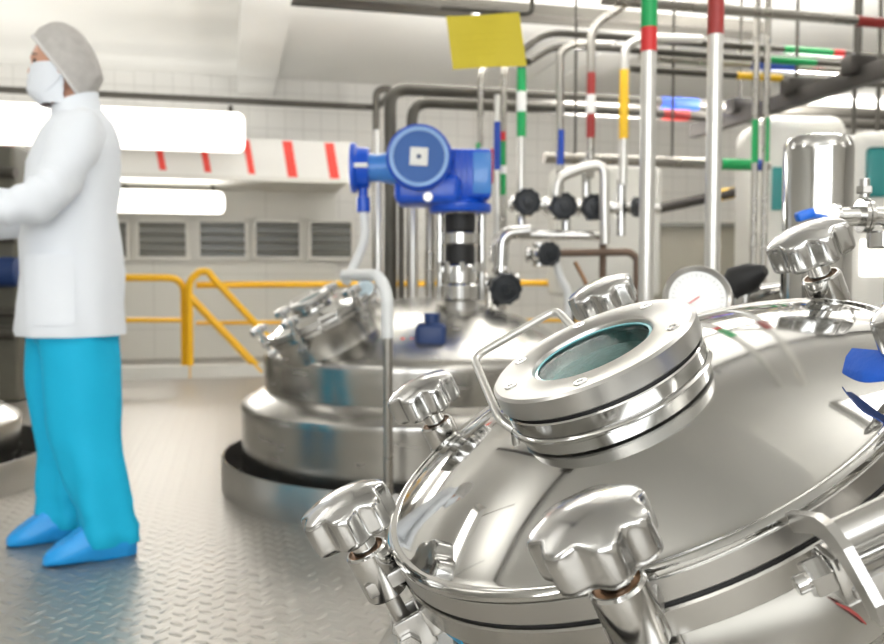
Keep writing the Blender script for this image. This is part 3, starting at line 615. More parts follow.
pipe('drop pipe with a dark red band and white label, bending up to the right', [at(690, -60, Y), at(628, 3, Y), at(591, 27, Y), vx(590, Y, at(590, 178, Y).z)], S(4.2, Y), 'pipe', [vband(590, 73, 138, Y, 'darkred'), vband(590, 95, 114, Y, 'labelw', 'white_label', 1.12)])
pipe('drop pipe with a yellow band left of the tall red and green pipe', [at(700, 39, Y + 0.3), at(643, 38, Y), at(625, 46, Y), vx(623, Y, at(623, 185, Y).z)], S(4.4, Y), 'palepipe', [vband(623, 70, 139, Y, 'yellow')])
# headers running across under the ceiling
def header(label, px, py, Y, pxa, pxb, r, m, bands=(), drop=None, tail=None):
    p = at(px, py, Y); a, b = along(p, UD, pxa), along(p, UD, pxb)
    pts = [a, b] if drop is None else [Vector((a.x, a.y, drop)), a, b]
    if tail: pts = [at(tail[0], tail[1], a.y - 0.15)] + pts
    return pipe(label, pts, r, m, [(along(p, UD, c0), along(p, UD, c1), m_) for (c0, c1, m_) in bands], fr=0.12)
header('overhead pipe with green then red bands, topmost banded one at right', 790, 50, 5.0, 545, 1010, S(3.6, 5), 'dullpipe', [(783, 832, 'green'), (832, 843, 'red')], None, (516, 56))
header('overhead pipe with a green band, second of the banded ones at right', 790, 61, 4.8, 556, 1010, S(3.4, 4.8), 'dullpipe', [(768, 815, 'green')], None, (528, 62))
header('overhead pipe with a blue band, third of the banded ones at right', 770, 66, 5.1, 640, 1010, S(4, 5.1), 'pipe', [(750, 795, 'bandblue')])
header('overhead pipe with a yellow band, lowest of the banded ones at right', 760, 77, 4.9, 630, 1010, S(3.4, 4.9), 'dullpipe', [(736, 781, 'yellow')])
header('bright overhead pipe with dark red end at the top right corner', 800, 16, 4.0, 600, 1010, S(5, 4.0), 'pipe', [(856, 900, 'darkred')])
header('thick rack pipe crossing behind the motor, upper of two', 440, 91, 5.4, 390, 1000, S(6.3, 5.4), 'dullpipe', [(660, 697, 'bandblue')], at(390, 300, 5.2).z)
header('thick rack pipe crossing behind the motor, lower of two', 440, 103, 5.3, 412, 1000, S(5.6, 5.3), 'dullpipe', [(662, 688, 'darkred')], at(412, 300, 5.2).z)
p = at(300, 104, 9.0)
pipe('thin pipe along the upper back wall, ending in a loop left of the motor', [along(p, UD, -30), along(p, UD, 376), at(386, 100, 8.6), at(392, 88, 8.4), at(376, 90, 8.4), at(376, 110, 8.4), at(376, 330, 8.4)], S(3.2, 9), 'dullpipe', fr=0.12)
# horizontal pipe with the green end
p = p_lv = at(640, 161, 4.9); LV = len(PIPES)
pipe('level pipe with a green band and blue end, behind the two tall uprights', [along(p, UD, 544), along(p, UD, 768)], S(5.4, 4.9), 'pipe', [(along(p, UD, 720), along(p, UD, 752), 'green'), (along(p, UD, 752), along(p, UD, 761), 'bandblue')])
Y = 4.7
pipe('thin upright with green top, left of a pair near the chrome cylinder', [vx(754, Y, CEIL), vx(754, Y, 0)], S(3.2, Y), 'pipe', [vband(754, 120, 163, Y, 'green')])
pipe('thin upright with green top, right of a pair near the chrome cylinder', [vx(765, Y, CEIL), vx(764, Y, 0)], S(3.2, Y), 'pipe', [vband(765, 118, 162, Y, 'green')])
for (px, y1, lab) in ((852, 105, 'thin dark hanger rod above the chrome cylinder'), (876, 92, 'thin dark hanger rod by the right edge of the photo')):
    pipe(lab, [vx(px, 5.0, CEIL), vx(px, 5.0, 0.9)], S(2.2, 5), 'dullpipe', name='hanger_rod', cat='rod')
# cable tray across the top and the dark beam coming forward
t = thing('cable_tray', 'dark steel cable tray crossing the top of the photo behind the yellow card', 'cable tray', at(420, 10, 5.8))
p = at(420, 8, 5.8); a, b = along(p, UD, 292), along(p, UD, 760)
bm = bmesh.new(); L = (b - a).length; box(bm, L, 0.2, 0.02, T((a + b) / 2) @ ROOM, 0.004); obj('tray_floor', bm, 'dullpipe', t)
for s in (-1, 1):
    bm = bmesh.new(); box(bm, L, 0.008, 0.075, T((a + b) / 2 + VD * 0.1 * s + Vector((0, 0, 0.02))) @ ROOM, 0.002); obj('side_rail', bm, 'dullpipe', t)
t = thing('pipe_support', 'dark steel support beam slanting toward the upper right corner', 'beam', at(760, 112, 5.0))
p = at(722, 122, 5.6); a, b = along(p, VD, 600), along(p, -VD, 1000)
a = p + VD * 0.35; b = p - VD * 3.2
bm = bmesh.new(); d = (b - a).normalized(); box(bm, 0.07, (b - a).length, 0.09, T((a + b) / 2) @ ROOM, 0.004); obj('beam_bar', bm, 'darkpipe', t)
for k in (0.2, 0.75, 1.25):
    q = p - VD * k; bm = bmesh.new(); box(bm, 0.16, 0.1, 0.1, T(q + Vector((0, 0, 0.06))) @ ROOM, 0.02); br = obj('pipe_clamp', bm, 'darkpipe', t)
    bm = bmesh.new(); tube(bm, [q + Vector((0, 0, 0.05)), Vector((q.x, q.y, CEIL))], 0.01, 8); obj('threaded_rod', bm, 'dullpipe', t)
# upright tubes behind the motor column
for (px, hw, Yq, m_, lab) in ((378, 4, 4.0, 'palepipe', 'pale upright pipe directly below the blue motor terminal box'), (401, 3, 4.6, 'dullpipe', 'thin dull upright pipe between two pale ones under the motor'), (413, 4.5, 4.1, 'palepipe', 'white upright pipe under the round fan cover'), (430, 5.0, 4.1, 'pipe', 'bright steel upright pipe just left of the black shaft column')):
    x_ = vx(px, Yq, 0); zb_ = dome2_z(x_) - 0.004 if Yq < 4.3 else 0.0
    pipe(lab, [vx(px, Yq, at(px, 130, Yq).z), vx(px, Yq, zb_)], S(hw, Yq), m_)
for q_ in (575, 672):
    h_ = along(p_lv, UD, q_); bm = bmesh.new(); tube(bm, [h_, Vector((h_.x, h_.y, CEIL))], 0.008, 8); obj('hanger', bm, 'dullpipe', PIPES[LV])
for i_, (u0_, v0_, u1_, v1_) in enumerate(((-3.0, 3.1, 4.6, 3.1), (-0.6, 3.1, -0.6, 6.4), (2.3, 3.1, 2.3, 5.4))):
    bm = bmesh.new(); tube(bm, [uv(u0_, v0_, CEIL - 0.04), uv(u1_, v1_, CEIL - 0.04)], 0.025, 10); box(bm, 0.16, 0.16, 0.08, T(uv(u0_ if i_ else 0.9, v0_, CEIL - 0.04)) @ ROOM, 0.01); struct('trim_%d' % (i_ + 4), bm, 'darkpipe')
# ---------------------------------------------------------------- valves with black handwheels
def handwheel(bm, r, m):
    rings = []
    for (k, z) in ((0.0, 0.034), (0.25, 0.034), (0.30, 0.026), (0.72, 0.022), (0.84, 0.027), (0.97, 0.024), (1.0, 0.014), (0.97, 0.004), (0.84, 0.0), (0.3, 0.0), (0.0, 0.0)):
        rings.append([m @ Vector((r * max(k, 0.01) * (1 + 0.045 * math.cos(10 * 2 * PI * i / 60) * (k > 0.8)) * math.cos(2 * PI * i / 60), r * max(k, 0.01) * (1 + 0.045 * math.cos(10 * 2 * PI * i / 60) * (k > 0.8)) * math.sin(2 * PI * i / 60), z * r / 0.068)) for i in range(60)])
    loft(bm, rings)
def valve(px, py, rp, Y, label, tilt=0.0, tiltx=0.0):
    c = at(px, py, Y); t = thing('hand_valve', label, 'valve', c); r = S(rp, Y); m = T(c) @ Matrix.Rotation(tilt, 4, 'Z') @ Matrix.Rotation(tiltx, 4, 'X') @ RX
    bm = bmesh.new(); handwheel(bm, r, m); hw_ = obj('handwheel', bm, 'wheel', t)
    bm = bmesh.new(); lathe(bm, disc(r * 0.16, r * 0.45, r * 0.56), 12, m); obj('wheel_nut', bm, 'wheel', hw_)
    bm = bmesh.new(); lathe(bm, [(0, 0.0), (r * 0.28, 0.0), (r * 0.28, -r * 0.7), (r * 0.55, -r * 0.75), (r * 0.55, -r * 1.1), (r * 0.45, -r * 1.2), (0, -r * 1.2)], 20, m); obj('bonnet', bm, 'polish', t)
    bm = bmesh.new(); q = m @ Vector((0, 0, -r * 1.5)); sphere(bm, T(q) @ Matrix.Diagonal((r * 0.85, r * 0.7, r * 0.7, 1))); vbd = obj('valve_body', bm, 'polish', t)
    for s in (-1, 1):
        bm = bmesh.new(); lathe(bm, disc(r * 0.62, r * 0.85, r * 1.1), 18, T(q) @ Matrix.Rotation(s * PI / 2, 4, 'Y')); obj('flange', bm, 'polish', t)
        bm = bmesh.new(); lathe(bm, disc(r * 0.55, r * 0.65, r * 0.95), 18, T(q) @ Matrix.Rotation(0 if s > 0 else PI, 4, 'X')); obj('union_nut', bm, 'polish', t)
    return t, q
Y = 4.3
valve(527, 202, 13.5, Y, 'black handwheel valve under the green banded drop pipe')
valve(563, 206, 13.5, Y, 'black handwheel valve, middle of the upper row of three')
valve(594, 207, 13, Y, 'black handwheel valve partly hidden behind the white bent tube')
valve(634, 207, 10, 4.4, 'small black handwheel peeking out left of the tall red and green pipe', 0.9)
valve(548, 254, 12.5, 4.1, 'black handwheel valve alone on the lower pipe row', 0.35)
valve(505, 288, 16.5, 3.6, 'largest black handwheel, low down right of the shaft column', 0.1, 0.2)
# tubing between them
Y = 4.36
pipe('chrome manifold pipe joining the upper row of handwheel valves', [at(508, 205, Y + 0.1), at(660, 209, Y + 0.1)], S(5, Y), 'polish')
pipe('chrome cross pipe below the upper row of handwheels', [at(494, 262, Y), at(497, 234, Y), at(606, 236, Y)], S(5, Y), 'polish', fr=0.12)
pipe('white bent tube arching over the handwheels and down', [at(556, 196, 4.2), at(558, 178, 4.2), at(578, 169, 4.2), at(604, 163, 4.2), at(605, 244, 4.2)], S(5.2, 4.2), 'palepipe', fr=0.14)
pipe('dark rusty pipe below the white bent tube', [at(603, 240, 4.3), vx(603, 4.3, 0.0)], S(3.6, 4.3), 'rust')
pipe('dark level pipe right of the lone lower handwheel', [at(556, 253, 4.2), at(630, 252, 4.2), at(637, 258, 4.2), vx(638, 4.2, 0.0)], S(3.8, 4.2), 'rust')
pipe('thick chrome elbow pipe beside the largest handwheel', [at(530, 231, 3.9), at(502, 233, 3.9), vx(499, 3.9, at(499, 330, 3.9).z)], S(7, 3.9), 'polish', fr=0.14)
pipe('thick chrome stub under the largest handwheel', [at(493, 322, 3.6), at(494, 290, 3.66)], S(8, 3.6), 'polish')
pipe('slim steel tube slanting down behind the lone lower handwheel', [at(556, 262, 4.2), at(560, 278, 4.2), at(568, 290, 4.2), vx(569, 4.2, 0.3)], S(4, 4.2), 'conduit')
pipe('thin brassy tube leaning between lower pipes', [at(575, 262, 4.25), at(590, 290, 4.2), vx(592, 4.2, 0.3)], S(2, 4.2), 'copper')
for k, (px, py, lab) in enumerate(((545, 205, 'chrome clamp ferrule between first and second handwheels'), (578, 207, 'chrome clamp ferrule between second and third handwheels'), (618, 208, 'chrome clamp ferrule right of the white bent tube'))):
    bm = bmesh.new(); c = at(px, py, Y + 0.08); m_ = T(c) @ Matrix.Rotation(PI / 2, 4, 'Y')
    lathe(bm, [(0, -0.03), (0.028, -0.03), (0.03, -0.012), (0.045, -0.01), (0.045, 0.01), (0.03, 0.012), (0.028, 0.03), (0, 0.03)], 20, m_); tag(rebase(obj('clamp_ferrule', bm, 'polish')), lab, 'pipe fitting')
for (px, ya, yb, lab) in ((521, 215, 232, 'short chrome drop under the first handwheel'), (566, 218, 236, 'short chrome drop under the middle handwheel'), (586, 160, 200, 'short chrome riser behind the third handwheel'), (621, 180, 236, 'short chrome riser under the yellow banded pipe')):
    pipe(lab, [at(px, ya, Y + 0.06), at(px, yb, Y + 0.06)], S(4.5, Y), 'polish')
# ---------------------------------------------------------------- yellow card
cy = 3.0
cs4 = [at(446, 16, cy), at(519, 13, cy), at(527, 66, cy - 0.03), at(453, 69, cy - 0.02)]
bm = bmesh.new(); n1, n2 = 14, 8; g_ = []
for j in range(n2 + 1):
    row = []
    for i in range(n1 + 1):
        s, q = i / n1, j / n2; p = (cs4[0] * (1 - s) + cs4[1] * s) * (1 - q) + (cs4[3] * (1 - s) + cs4[2] * s) * q
        row.append(p + Vector((0, 0.006 * math.sin(5 * s + 2 * q), 0)))
    g_.append(row)
rows_ = [[p for p in r] + [p + Vector((0, 0.0012, 0)) for p in reversed(r)] for r in g_]
loft(bm, rows_)
card = obj('yellow_card', bm, 'card'); rebase(card); tag(card, 'yellow paper card hanging from a pipe above the valves', 'card')
WM[card.name] = T(card.location)
for j, (q, s0, s1) in enumerate(((0.13, 0.33, 0.66), (0.35, 0.1, 0.88), (0.48, 0.1, 0.8), (0.62, 0.12, 0.85), (0.74, 0.1, 0.6))):
    bm = bmesh.new(); s = s0
    while s < s1:
        l_ = random.uniform(0.03, 0.09); P_ = []
        for ss in (s, min(s + l_, s1)): P_.append((cs4[0] * (1 - ss) + cs4[1] * ss) * (1 - q) + (cs4[3] * (1 - ss) + cs4[2] * ss) * q + Vector((0, 0.006 * math.sin(5 * ss + 2 * q) - 0.0006, 0)))
        tube(bm, P_, 0.0009, 5); s += l_ + 0.025
    obj('faded_writing', bm, 'cardink', card)
p = at(484, 11, 3.03)
pipe('thin dark rod from which the yellow card hangs', [along(p, UD, 440), along(p, UD, 532), along(p, UD, 532) + Vector((0, 0, CEIL - p.z))], 0.008, 'dullpipe', name='hanger_rod', cat='rod', fr=0.03)

# ---------------------------------------------------------------- things on and behind the front tank
def dome_z(x, y): return S1.z + math.sqrt(max(0.0, RD1 ** 2 - (x - S1.x) ** 2 - (y - S1.y) ** 2))
gc = at(697, 299, 1.32); gz = dome_z(gc.x, gc.y)
t = thing('pressure_gauge', 'round white pressure gauge standing behind the front sight glass', 'gauge', Vector((gc.x, gc.y, gz)))
gm = T(gc) @ Matrix.Rotation(-0.12, 4, 'Z') @ Matrix.Rotation(PI / 2 - 0.35, 4, 'X'); rg = S(33, 1.32)
bm = bmesh.new(); lathe(bm, [(0, -0.03), (rg * 0.9, -0.03), (rg * 0.96, -0.026), (rg * 0.97, 0.0), (rg * 1.03, 0.003), (rg * 1.03, 0.009), (rg * 0.97, 0.012), (rg * 0.86, 0.008), (rg * 0.86, 0.003), (0, 0.003)], 48, gm); gcase = obj('gauge_case', bm, 'satin', t)
bm = bmesh.new(); lathe(bm, [(0, 0.0055), (rg * 0.855, 0.0055), (rg * 0.855, 0.003), (0, 0.003)], 48, gm); gd = obj('gauge_dial', bm, 'dial', t)
bm = bmesh.new()
for k in range(25):
    a = math.radians(225 - k * 270 / 24); big = k % 4 == 0; box(bm, 0.0055 if big else 0.003, 0.0009, 0.0004, gm @ T(math.cos(a) * rg * 0.72, math.sin(a) * rg * 0.72, 0.0058) @ Matrix.Rotation(a, 4, 'Z'))
obj('dial_marks', bm, mat('grey_dial_marks', (0.5, 0.52, 0.53), 0.5), gd)
bm = bmesh.new(); box(bm, rg * 0.62, 0.0016, 0.0006, gm @ Matrix.Rotation(math.radians(215), 4, 'Z') @ T(rg * 0.25, 0, 0.0066)); obj('needle', bm, 'red', gd)
bm = bmesh.new(); tube(bm, [gm @ Vector((0, -rg * 0.9, -0.012)), Vector((gc.x, gc.y + 0.012, gz - 0.02))], 0.011, 12); obj('gauge_stem', bm, 'polish', t)
# chrome cylinder
cc = at(817, 215, 1.5); cz = dome_z(cc.x, cc.y); zt = at(817, 134, 1.5).z; rc = S(33, 1.5)
t = thing('chrome_cylinder', 'tall polished steel cylinder standing behind the upper right knob', 'cylinder', Vector((cc.x, cc.y, cz)))
bm = bmesh.new(); lathe(bm, [(0, zt), (rc * 0.55, zt - 0.002), (rc * 0.85, zt - 0.007), (rc * 0.97, zt - 0.016), (rc, zt - 0.03), (rc, cz + 0.05), (rc * 0.97, cz + 0.045), (0, cz + 0.045)], 64, T(cc.x, cc.y, 0)); obj('cylinder_shell', bm, 'polish', t)
bm = bmesh.new(); lathe(bm, disc(rc * 1.2, cz + 0.02, cz + 0.045), 48, T(cc.x, cc.y, 0)); obj('base_flange', bm, 'satin', t)
bm = bmesh.new(); lathe(bm, disc(rc * 0.8, cz - 0.006, cz + 0.02), 32, T(cc.x, cc.y, 0)); obj('neck', bm, 'satin', t)
bm = bmesh.new(); p = at(805, 215, 1.38); box(bm, S(18, 1.38), 0.02, S(10, 1.38), T(p) @ Matrix.Rotation(-0.3, 4, 'Y'), 0.004); bmh = bmesh.new()
ck_ = thing('air_fitting', 'bright blue plastic fitting in front of the chrome cylinder', 'fitting', p); obj('blue_body', bm, 'blueclip', ck_); bmh.free()
bm = bmesh.new(); tube(bm, [p + Vector((0, 0.0, 0)), cc + Vector((-0.01, -rc + 0.002, 0.0)) + Vector((0, 0, p.z - cc.z))], 0.006, 8); obj('hose_stub', bm, 'blueclip', ck_)
# tri-clamp pipe at the right edge
Y = 1.18
p = at(838, 217, Y); xr = at(897, 215, Y); zr = dome_z(xr.x, xr.y)
t = thing('clamped_pipe', 'polished pipe with clamp union entering from the right above the knobs', 'pipe', Vector((xr.x, xr.y, zr)))
bm = bmesh.new(); tube(bm, fillet([p, xr, Vector((xr.x, xr.y, zr - 0.03))], 0.03), S(10, Y), 20); obj('pipe_run', bm, 'polish', t)
for px, rr in ((836, 12), (862, 17), (867, 17)):
    q = at(px, 216, Y); bm = bmesh.new(); lathe(bm, disc(S(rr, Y), -0.003, 0.003), 28, T(q) @ Matrix.Rotation(PI / 2, 4, 'Y')); obj('clamp_ring', bm, 'polish', t)
q = at(864, 198, Y); bm = bmesh.new(); lathe(bm, disc(0.007, 0, 0.026), 12, T(q)); hexnut(bm, 0.011, 0.006, 0.016, T(q)); obj('clamp_screw', bm, 'satin', t)
q = at(884, 240, Y); bm = bmesh.new(); lathe(bm, disc(0.022, -0.012, 0.012), 20, T(q.x, q.y, q.z)); obj('pipe_union', bm, 'polish', t)
# black lever and pipe stub behind the gauge
q = at(744, 287, 1.62); qz = dome_z(q.x, q.y)
t = thing('lever_valve', 'black lever valve handle just right of the pressure gauge', 'valve', Vector((q.x, q.y, qz)))
bm = bmesh.new(); tube(bm, [at(728, 292, 1.62), at(738, 282, 1.62), at(752, 276, 1.6), at(765, 270, 1.58)], [0.022, 0.032, 0.026, 0.010], 18); obj('lever', bm, 'black', t)
bm = bmesh.new(); tube(bm, [q, Vector((q.x, q.y, qz - 0.02))], 0.02, 14); obj('valve_stem', bm, 'polish', t)
bm = bmesh.new(); tube(bm, [q + Vector((0, 0, -0.02)), at(790, 290, 1.62)], 0.02, 14); obj('pipe_stub', bm, 'polish', t)

# ---------------------------------------------------------------- machines at the back right and far left
def rounded_cabinet(name, label, cat, px0, px1, py0, Y, depth, m, z0=0.0, bev=0.1):
    a, b = at(px0, py0, Y), at(px1, py0, Y); t = thing(name, label, cat, Vector(((a.x + b.x) / 2, Y + depth / 2, z0)))
    bm = bmesh.new(); box(bm, b.x - a.x, depth, a.z - z0, T((a.x + b.x) / 2, Y + depth / 2, (a.z + z0) / 2), bev, 4); obj('housing', bm, m, t); return t
t = rounded_cabinet('machine_cabinet', 'off white machine cabinet with a teal window behind the chrome cylinder', 'machine', 766, 852, 113, 5.2, 0.6, 'offwhite')
bm = bmesh.new(); a, b = at(773, 167, 5.19), at(800, 210, 5.19); box(bm, b.x - a.x, 0.02, a.z - b.z, T((a.x + b.x) / 2, 5.2, (a.z + b.z) / 2), 0.005); obj('teal_window', bm, 'teal', t)
t = rounded_cabinet('machine_cabinet', 'grey machine cabinet with a large teal window at the right edge', 'machine', 856, 990, 128, 4.4, 0.6, 'offwhite')
bm = bmesh.new(); a, b = at(868, 147, 4.39), at(960, 197, 4.39); box(bm, b.x - a.x, 0.02, a.z - b.z, T((a.x + b.x) / 2, 4.4, (a.z + b.z) / 2), 0.02); obj('teal_window', bm, 'teal', t)
bm = bmesh.new(); a, b = at(862, 240, 4.39), at(960, 276, 4.39); box(bm, b.x - a.x, 0.02, a.z - b.z, T((a.x + b.x) / 2, 4.4, (a.z + b.z) / 2), 0.005); obj('lit_panel', bm, 'lamp', t)
t = rounded_cabinet('storage_cabinet', 'khaki grey cabinet behind the two tall upright pipes', 'cabinet', 655, 768, 222, 6.2, 0.6, 'khaki', 0.0, 0.02)
bm = bmesh.new(); a, b = at(655, 222, 6.19), at(768, 230, 6.19); box(bm, b.x - a.x, 0.03, 0.03, T((a.x + b.x) / 2, 6.19, a.z - 0.02)); obj('top_edge', bm, 'slat', t)
p = at(700, 199, 6.4)
t = thing('pipe_bundle', 'dark sloping pipe with a yellow section above the khaki cabinet', 'pipe', at(700, 205, 6.4))
bm = bmesh.new(); tube(bm, [at(652, 210, 6.4), at(770, 185, 6.0)], S(5, 6.4), 10); obj('pipe_run', bm, 'darkpipe', t)
bm = bmesh.new(); tube(bm, [at(716, 196.5, 6.18), at(735, 192.4, 6.12)], S(5.6, 6.2), 10); obj('yellow_section', bm, 'yellow', t)
t = rounded_cabinet('wall_cabinet', 'pale cabinet hopper with slanted foot behind the lower valves', 'cabinet', 556, 662, 165, 5.6, 0.4, 'offwhite', 0.75, 0.03)
bm = bmesh.new(); a, b = at(560, 285, 5.7), at(655, 285, 5.7); 
for px in (572, 650):
    bm2 = bmesh.new(); q = at(px, 280, 5.75); tube(bm2, [Vector((q.x, 5.8, 0.78)), Vector((q.x, 5.8, 0))], 0.03, 10); obj('leg', bm2, 'dullpipe', t)
bm.free()
# dark machine at the far left
t = rounded_cabinet('pump_machine', 'dark machine at the left edge behind the person', 'machine', -70, 13, 145, 6.0, 0.6, 'machine', 0.0, 0.03)
bm = bmesh.new(); lathe(bm, disc(S(15, 5.8), -0.2, 0.12), 24, T(at(4, 272, 5.85)) @ Matrix.Rotation(PI / 2, 4, 'Y')); obj('blue_motor', bm, 'navy', t)
for (py, r) in ((170, 6), (235, 5), (330, 7), (310, 5)):
    bm = bmesh.new(); tube(bm, [at(-60, py, 5.9), at(16, py + 3, 5.9)], S(r, 5.9), 10); obj('pipe_run', bm, 'dullpipe', t)

# ---------------------------------------------------------------- person
PB = Vector((-1.170, 2.72, 0)); FD = Vector((-0.90, -0.43, 0)).normalized(); LD = Vector((-FD.y * -1, 0, 0))
LD = Vector((0, 0, 1)).cross(FD)             # the person's left, towards the camera
def pb(f, l, z): return PB + FD * f + LD * l + Vector((0, 0, z))
per = thing('person', 'person in white lab coat, turquoise trousers, hairnet and face mask, standing in profile', 'person', PB)
HD = Vector((-0.985, -0.17, 0)).normalized(); HL = Vector((0, 0, 1)).cross(HD)
HC = Vector((at(65.5, 66, 2.70).x, 2.70, at(65.5, 66, 2.70).z))
hm = Matrix((HD, HL, Vector((0, 0, 1)))).transposed().to_4x4(); hm.translation = HC
def gauss(x, s): return math.exp(-(x / s) ** 2)
def head_pt(th, ph):
    """th: azimuth from the face, ph: polar angle from the crown; head frame x = forward, z = up"""
    d = Vector((math.sin(ph) * math.cos(th), math.sin(ph) * math.sin(th), math.cos(ph)))
    x, y, z = d.x * 0.096, d.y * 0.073, d.z * 0.118
    if z < 0:                                # jaw narrows towards the chin
        k = -z / 0.118; y *= 1 - 0.30 * k; x = x * (1 - 0.12 * k) + 0.022 * k
        if d.x < 0: x *= 1 - 0.25 * k
    if d.x < 0: x *= 1 - 0.16 * min(1, -d.x * 1.5)
    if z > 0: z *= 0.95; y *= 0.97
    if d.x > 0.2:
        x += 0.015 * gauss(y, 0.013) * gauss(z + 0.022, 0.020) * (1 if z < 0.0 else 0.8)      # nose
        x += 0.007 * gauss(y, 0.03) * gauss(z - 0.022, 0.014)                                 # brow
        x -= 0.008 * (gauss(y - 0.03, 0.014) + gauss(y + 0.03, 0.014)) * gauss(z - 0.004, 0.013)  # eye hollows
        x += 0.006 * gauss(y, 0.02) * gauss(z + 0.066, 0.010)                                 # lips
        x += 0.008 * gauss(y, 0.022) * gauss(z + 0.098, 0.016)                                # chin
    return Vector((x, y, z))
body = bmesh.new()
rows = []
for j in range(1, 32):
    ph = PI * j / 32; rows.append([hm @ head_pt(2 * PI * i / 48, ph) for i in range(48)])
loft(body, rows)
for s in (1, -1):                            # ears
    b2 = bmesh.new(); bmesh.ops.create_uvsphere(b2, u_segments=14, v_segments=10, radius=1)
    merge(body, b2, hm @ T(-0.010, s * 0.072, -0.014) @ Matrix.Rotation(s * 0.35, 4, 'Z') @ Matrix.Diagonal((0.020, 0.008, 0.031, 1)))
# trunk, limbs and hands grown over a skeleton with the Skin modifier
verts, edges, rad = [], [], []
def V(p, r, parent=None):
    verts.append(p); rad.append(r)
    if parent is not None: edges.append((parent, len(verts) - 1))
    return len(verts) - 1
pel = V(pb(0, 0, 0.86), 0.12); sp1 = V(pb(0, 0, 1.02), 0.115, pel); sp2 = V(pb(-0.02, 0, 1.18), 0.105, sp1); chs = V(pb(-0.035, 0, 1.30), 0.068, sp2)
nk = V(HC - HD * 0.02 + Vector((0, 0, -0.135)), 0.055, chs); V(HC - HD * 0.012 + Vector((0, 0, -0.05)), 0.055, nk)
FEET = {1: (Vector((-1.062, 2.605, 0)), Vector((-0.80, -0.42, 0)).normalized()), -1: (Vector((-1.27, 2.80, 0)), Vector((-0.78, -0.46, 0)).normalized())}
for s in (1, -1):
    f0, fdir = FEET[s]; hp = V(pb(0, s * 0.09, 0.80), 0.085, pel); an = f0 - fdir * 0.04 + Vector((0, 0, 0.085))
    kn = V((pb(0.01, s * 0.09, 0.80) + an) / 2 + FD * 0.02 + Vector((0, 0, 0.02)), 0.056, hp); a_ = V(an, 0.040, kn); V(f0 + fdir * 0.09 + Vector((0, 0, 0.035)), 0.034, a_)
ARM = {1: [pb(-0.03, 0.175, 1.295), pb(0.07, 0.255, 1.065), pb(0.315, 0.20, 1.070)], -1: [pb(-0.03, -0.175, 1.295), pb(0.06, -0.245, 1.06), pb(0.30, -0.17, 1.035)]}
for s in (1, -1):
    sh, el, wr = ARM[s]; a1 = V(sh, 0.058, chs); a2 = V(el, 0.042, a1); a3 = V(wr, 0.027, a2)
    d = (wr - el).normalized(); side = Vector((0, 0, 1)).cross(d).normalized(); pm = V(wr + d * 0.05, 0.026, a3)
    for k, off in enumerate((-0.027, -0.009, 0.009, 0.026)):      # four fingers of different length, slightly curled
        ln = (0.030, 0.035, 0.033, 0.025)[k]; b0 = V(wr + d * 0.092 + side * off, 0.0092, pm); b1 = V(verts[b0] + d * ln + Vector((0, 0, -0.012)), 0.0085, b0); b2_ = V(verts[b1] + d * ln * 0.55 + Vector((0, 0, -0.022)), 0.0075, b1)
    t0 = V(wr + d * 0.035 - side * 0.028 * s + Vector((0, 0, -0.006)), 0.0115, a3); t1 = V(verts[t0] + d * 0.03 - side * 0.02 * s + Vector((0, 0, -0.015)), 0.0098, t0); V(verts[t1] + d * 0.028 + Vector((0, 0, -0.012)), 0.0085, t1)
me = bpy.data.meshes.new('skeleton'); me.from_pydata([tuple(v) for v in verts], edges, []); tmp = bpy.data.objects.new('skeleton', me); C.objects.link(tmp)
md = tmp.modifiers.new('skin', 'SKIN'); sv = me.skin_vertices
if len(sv) == 0:
    bpy.context.view_layer.objects.active = tmp; bpy.ops.mesh.customdata_skin_add(); sv = me.skin_vertices
for i, r in enumerate(rad): sv[0].data[i].radius = (r, r)
for i in range(len(verts)): sv[0].data[i].use_root = (i == 0)
ss = tmp.modifiers.new('smooth', 'SUBSURF'); ss.levels = 2; ss.render_levels = 2
dg = bpy.context.evaluated_depsgraph_get(); ev = tmp.evaluated_get(dg); m2 = ev.to_mesh(); b3 = bmesh.new(); b3.from_mesh(m2); merge(body, b3); ev.to_mesh_clear(); bpy.data.objects.remove(tmp)
obj('body', body, 'skin', per, 60)
for s in (1, -1):
    bm = bmesh.new(); sphere(bm, hm @ T(0.078, s * 0.030, 0.003) @ Matrix.Diagonal((0.009, 0.0125, 0.0085, 1)), 14, 10); obj('eye', bm, 'eye', per)
    bm = bmesh.new(); tube(bm, [hm @ Vector((0.088, s * 0.016, 0.022)), hm @ Vector((0.086, s * 0.032, 0.027)), hm @ Vector((0.070, s * 0.050, 0.020))], [0.002, 0.003, 0.0015], 6); obj('eyebrow', bm, 'eye', per)
# hairnet: a cap over the head and the bunched hair behind it
def wr_(p, a, f, seed=0.0): return a * noise.noise(p * f + Vector((seed, seed * 1.7, 0)))
bm = bmesh.new(); rows = []
na, nb = 56, 26
ax = Matrix.Rotation(math.radians(-45), 4, 'Y')        # cap pole points up and back
for j in range(1, nb + 1):
    ph = math.radians(93) * j / nb; r = []
    for i in range(na):
        th = 2 * PI * i / na; d = ax @ Vector((math.sin(ph) * math.cos(th), math.sin(ph) * math.sin(th), math.cos(ph)))
        p = Vector((d.x * (0.108 if d.x > 0 else 0.106), d.y * 0.087, d.z * (0.132 if d.z > 0 else 0.150))); 
        p.x -= 0.028 * max(0, -d.x) * max(0, 0.6 - abs(d.z + 0.15)); p.z -= 0.012 * max(0, -d.x); p.x += 0.012
        e = (j / nb) ** 6; p = p * (1 - 0.03 * e) * (1 + wr_(d, 0.030, 5.0) + 0.012 * math.sin(th * 17) * (j / nb) ** 2 * noise.noise(d * 3)); r.append(hm @ p)
    rows.append(r)
loft(bm, rows, False); bm.faces.new([v for v in bm.verts][:na])
obj('hairnet', bm, 'net', per, 70)
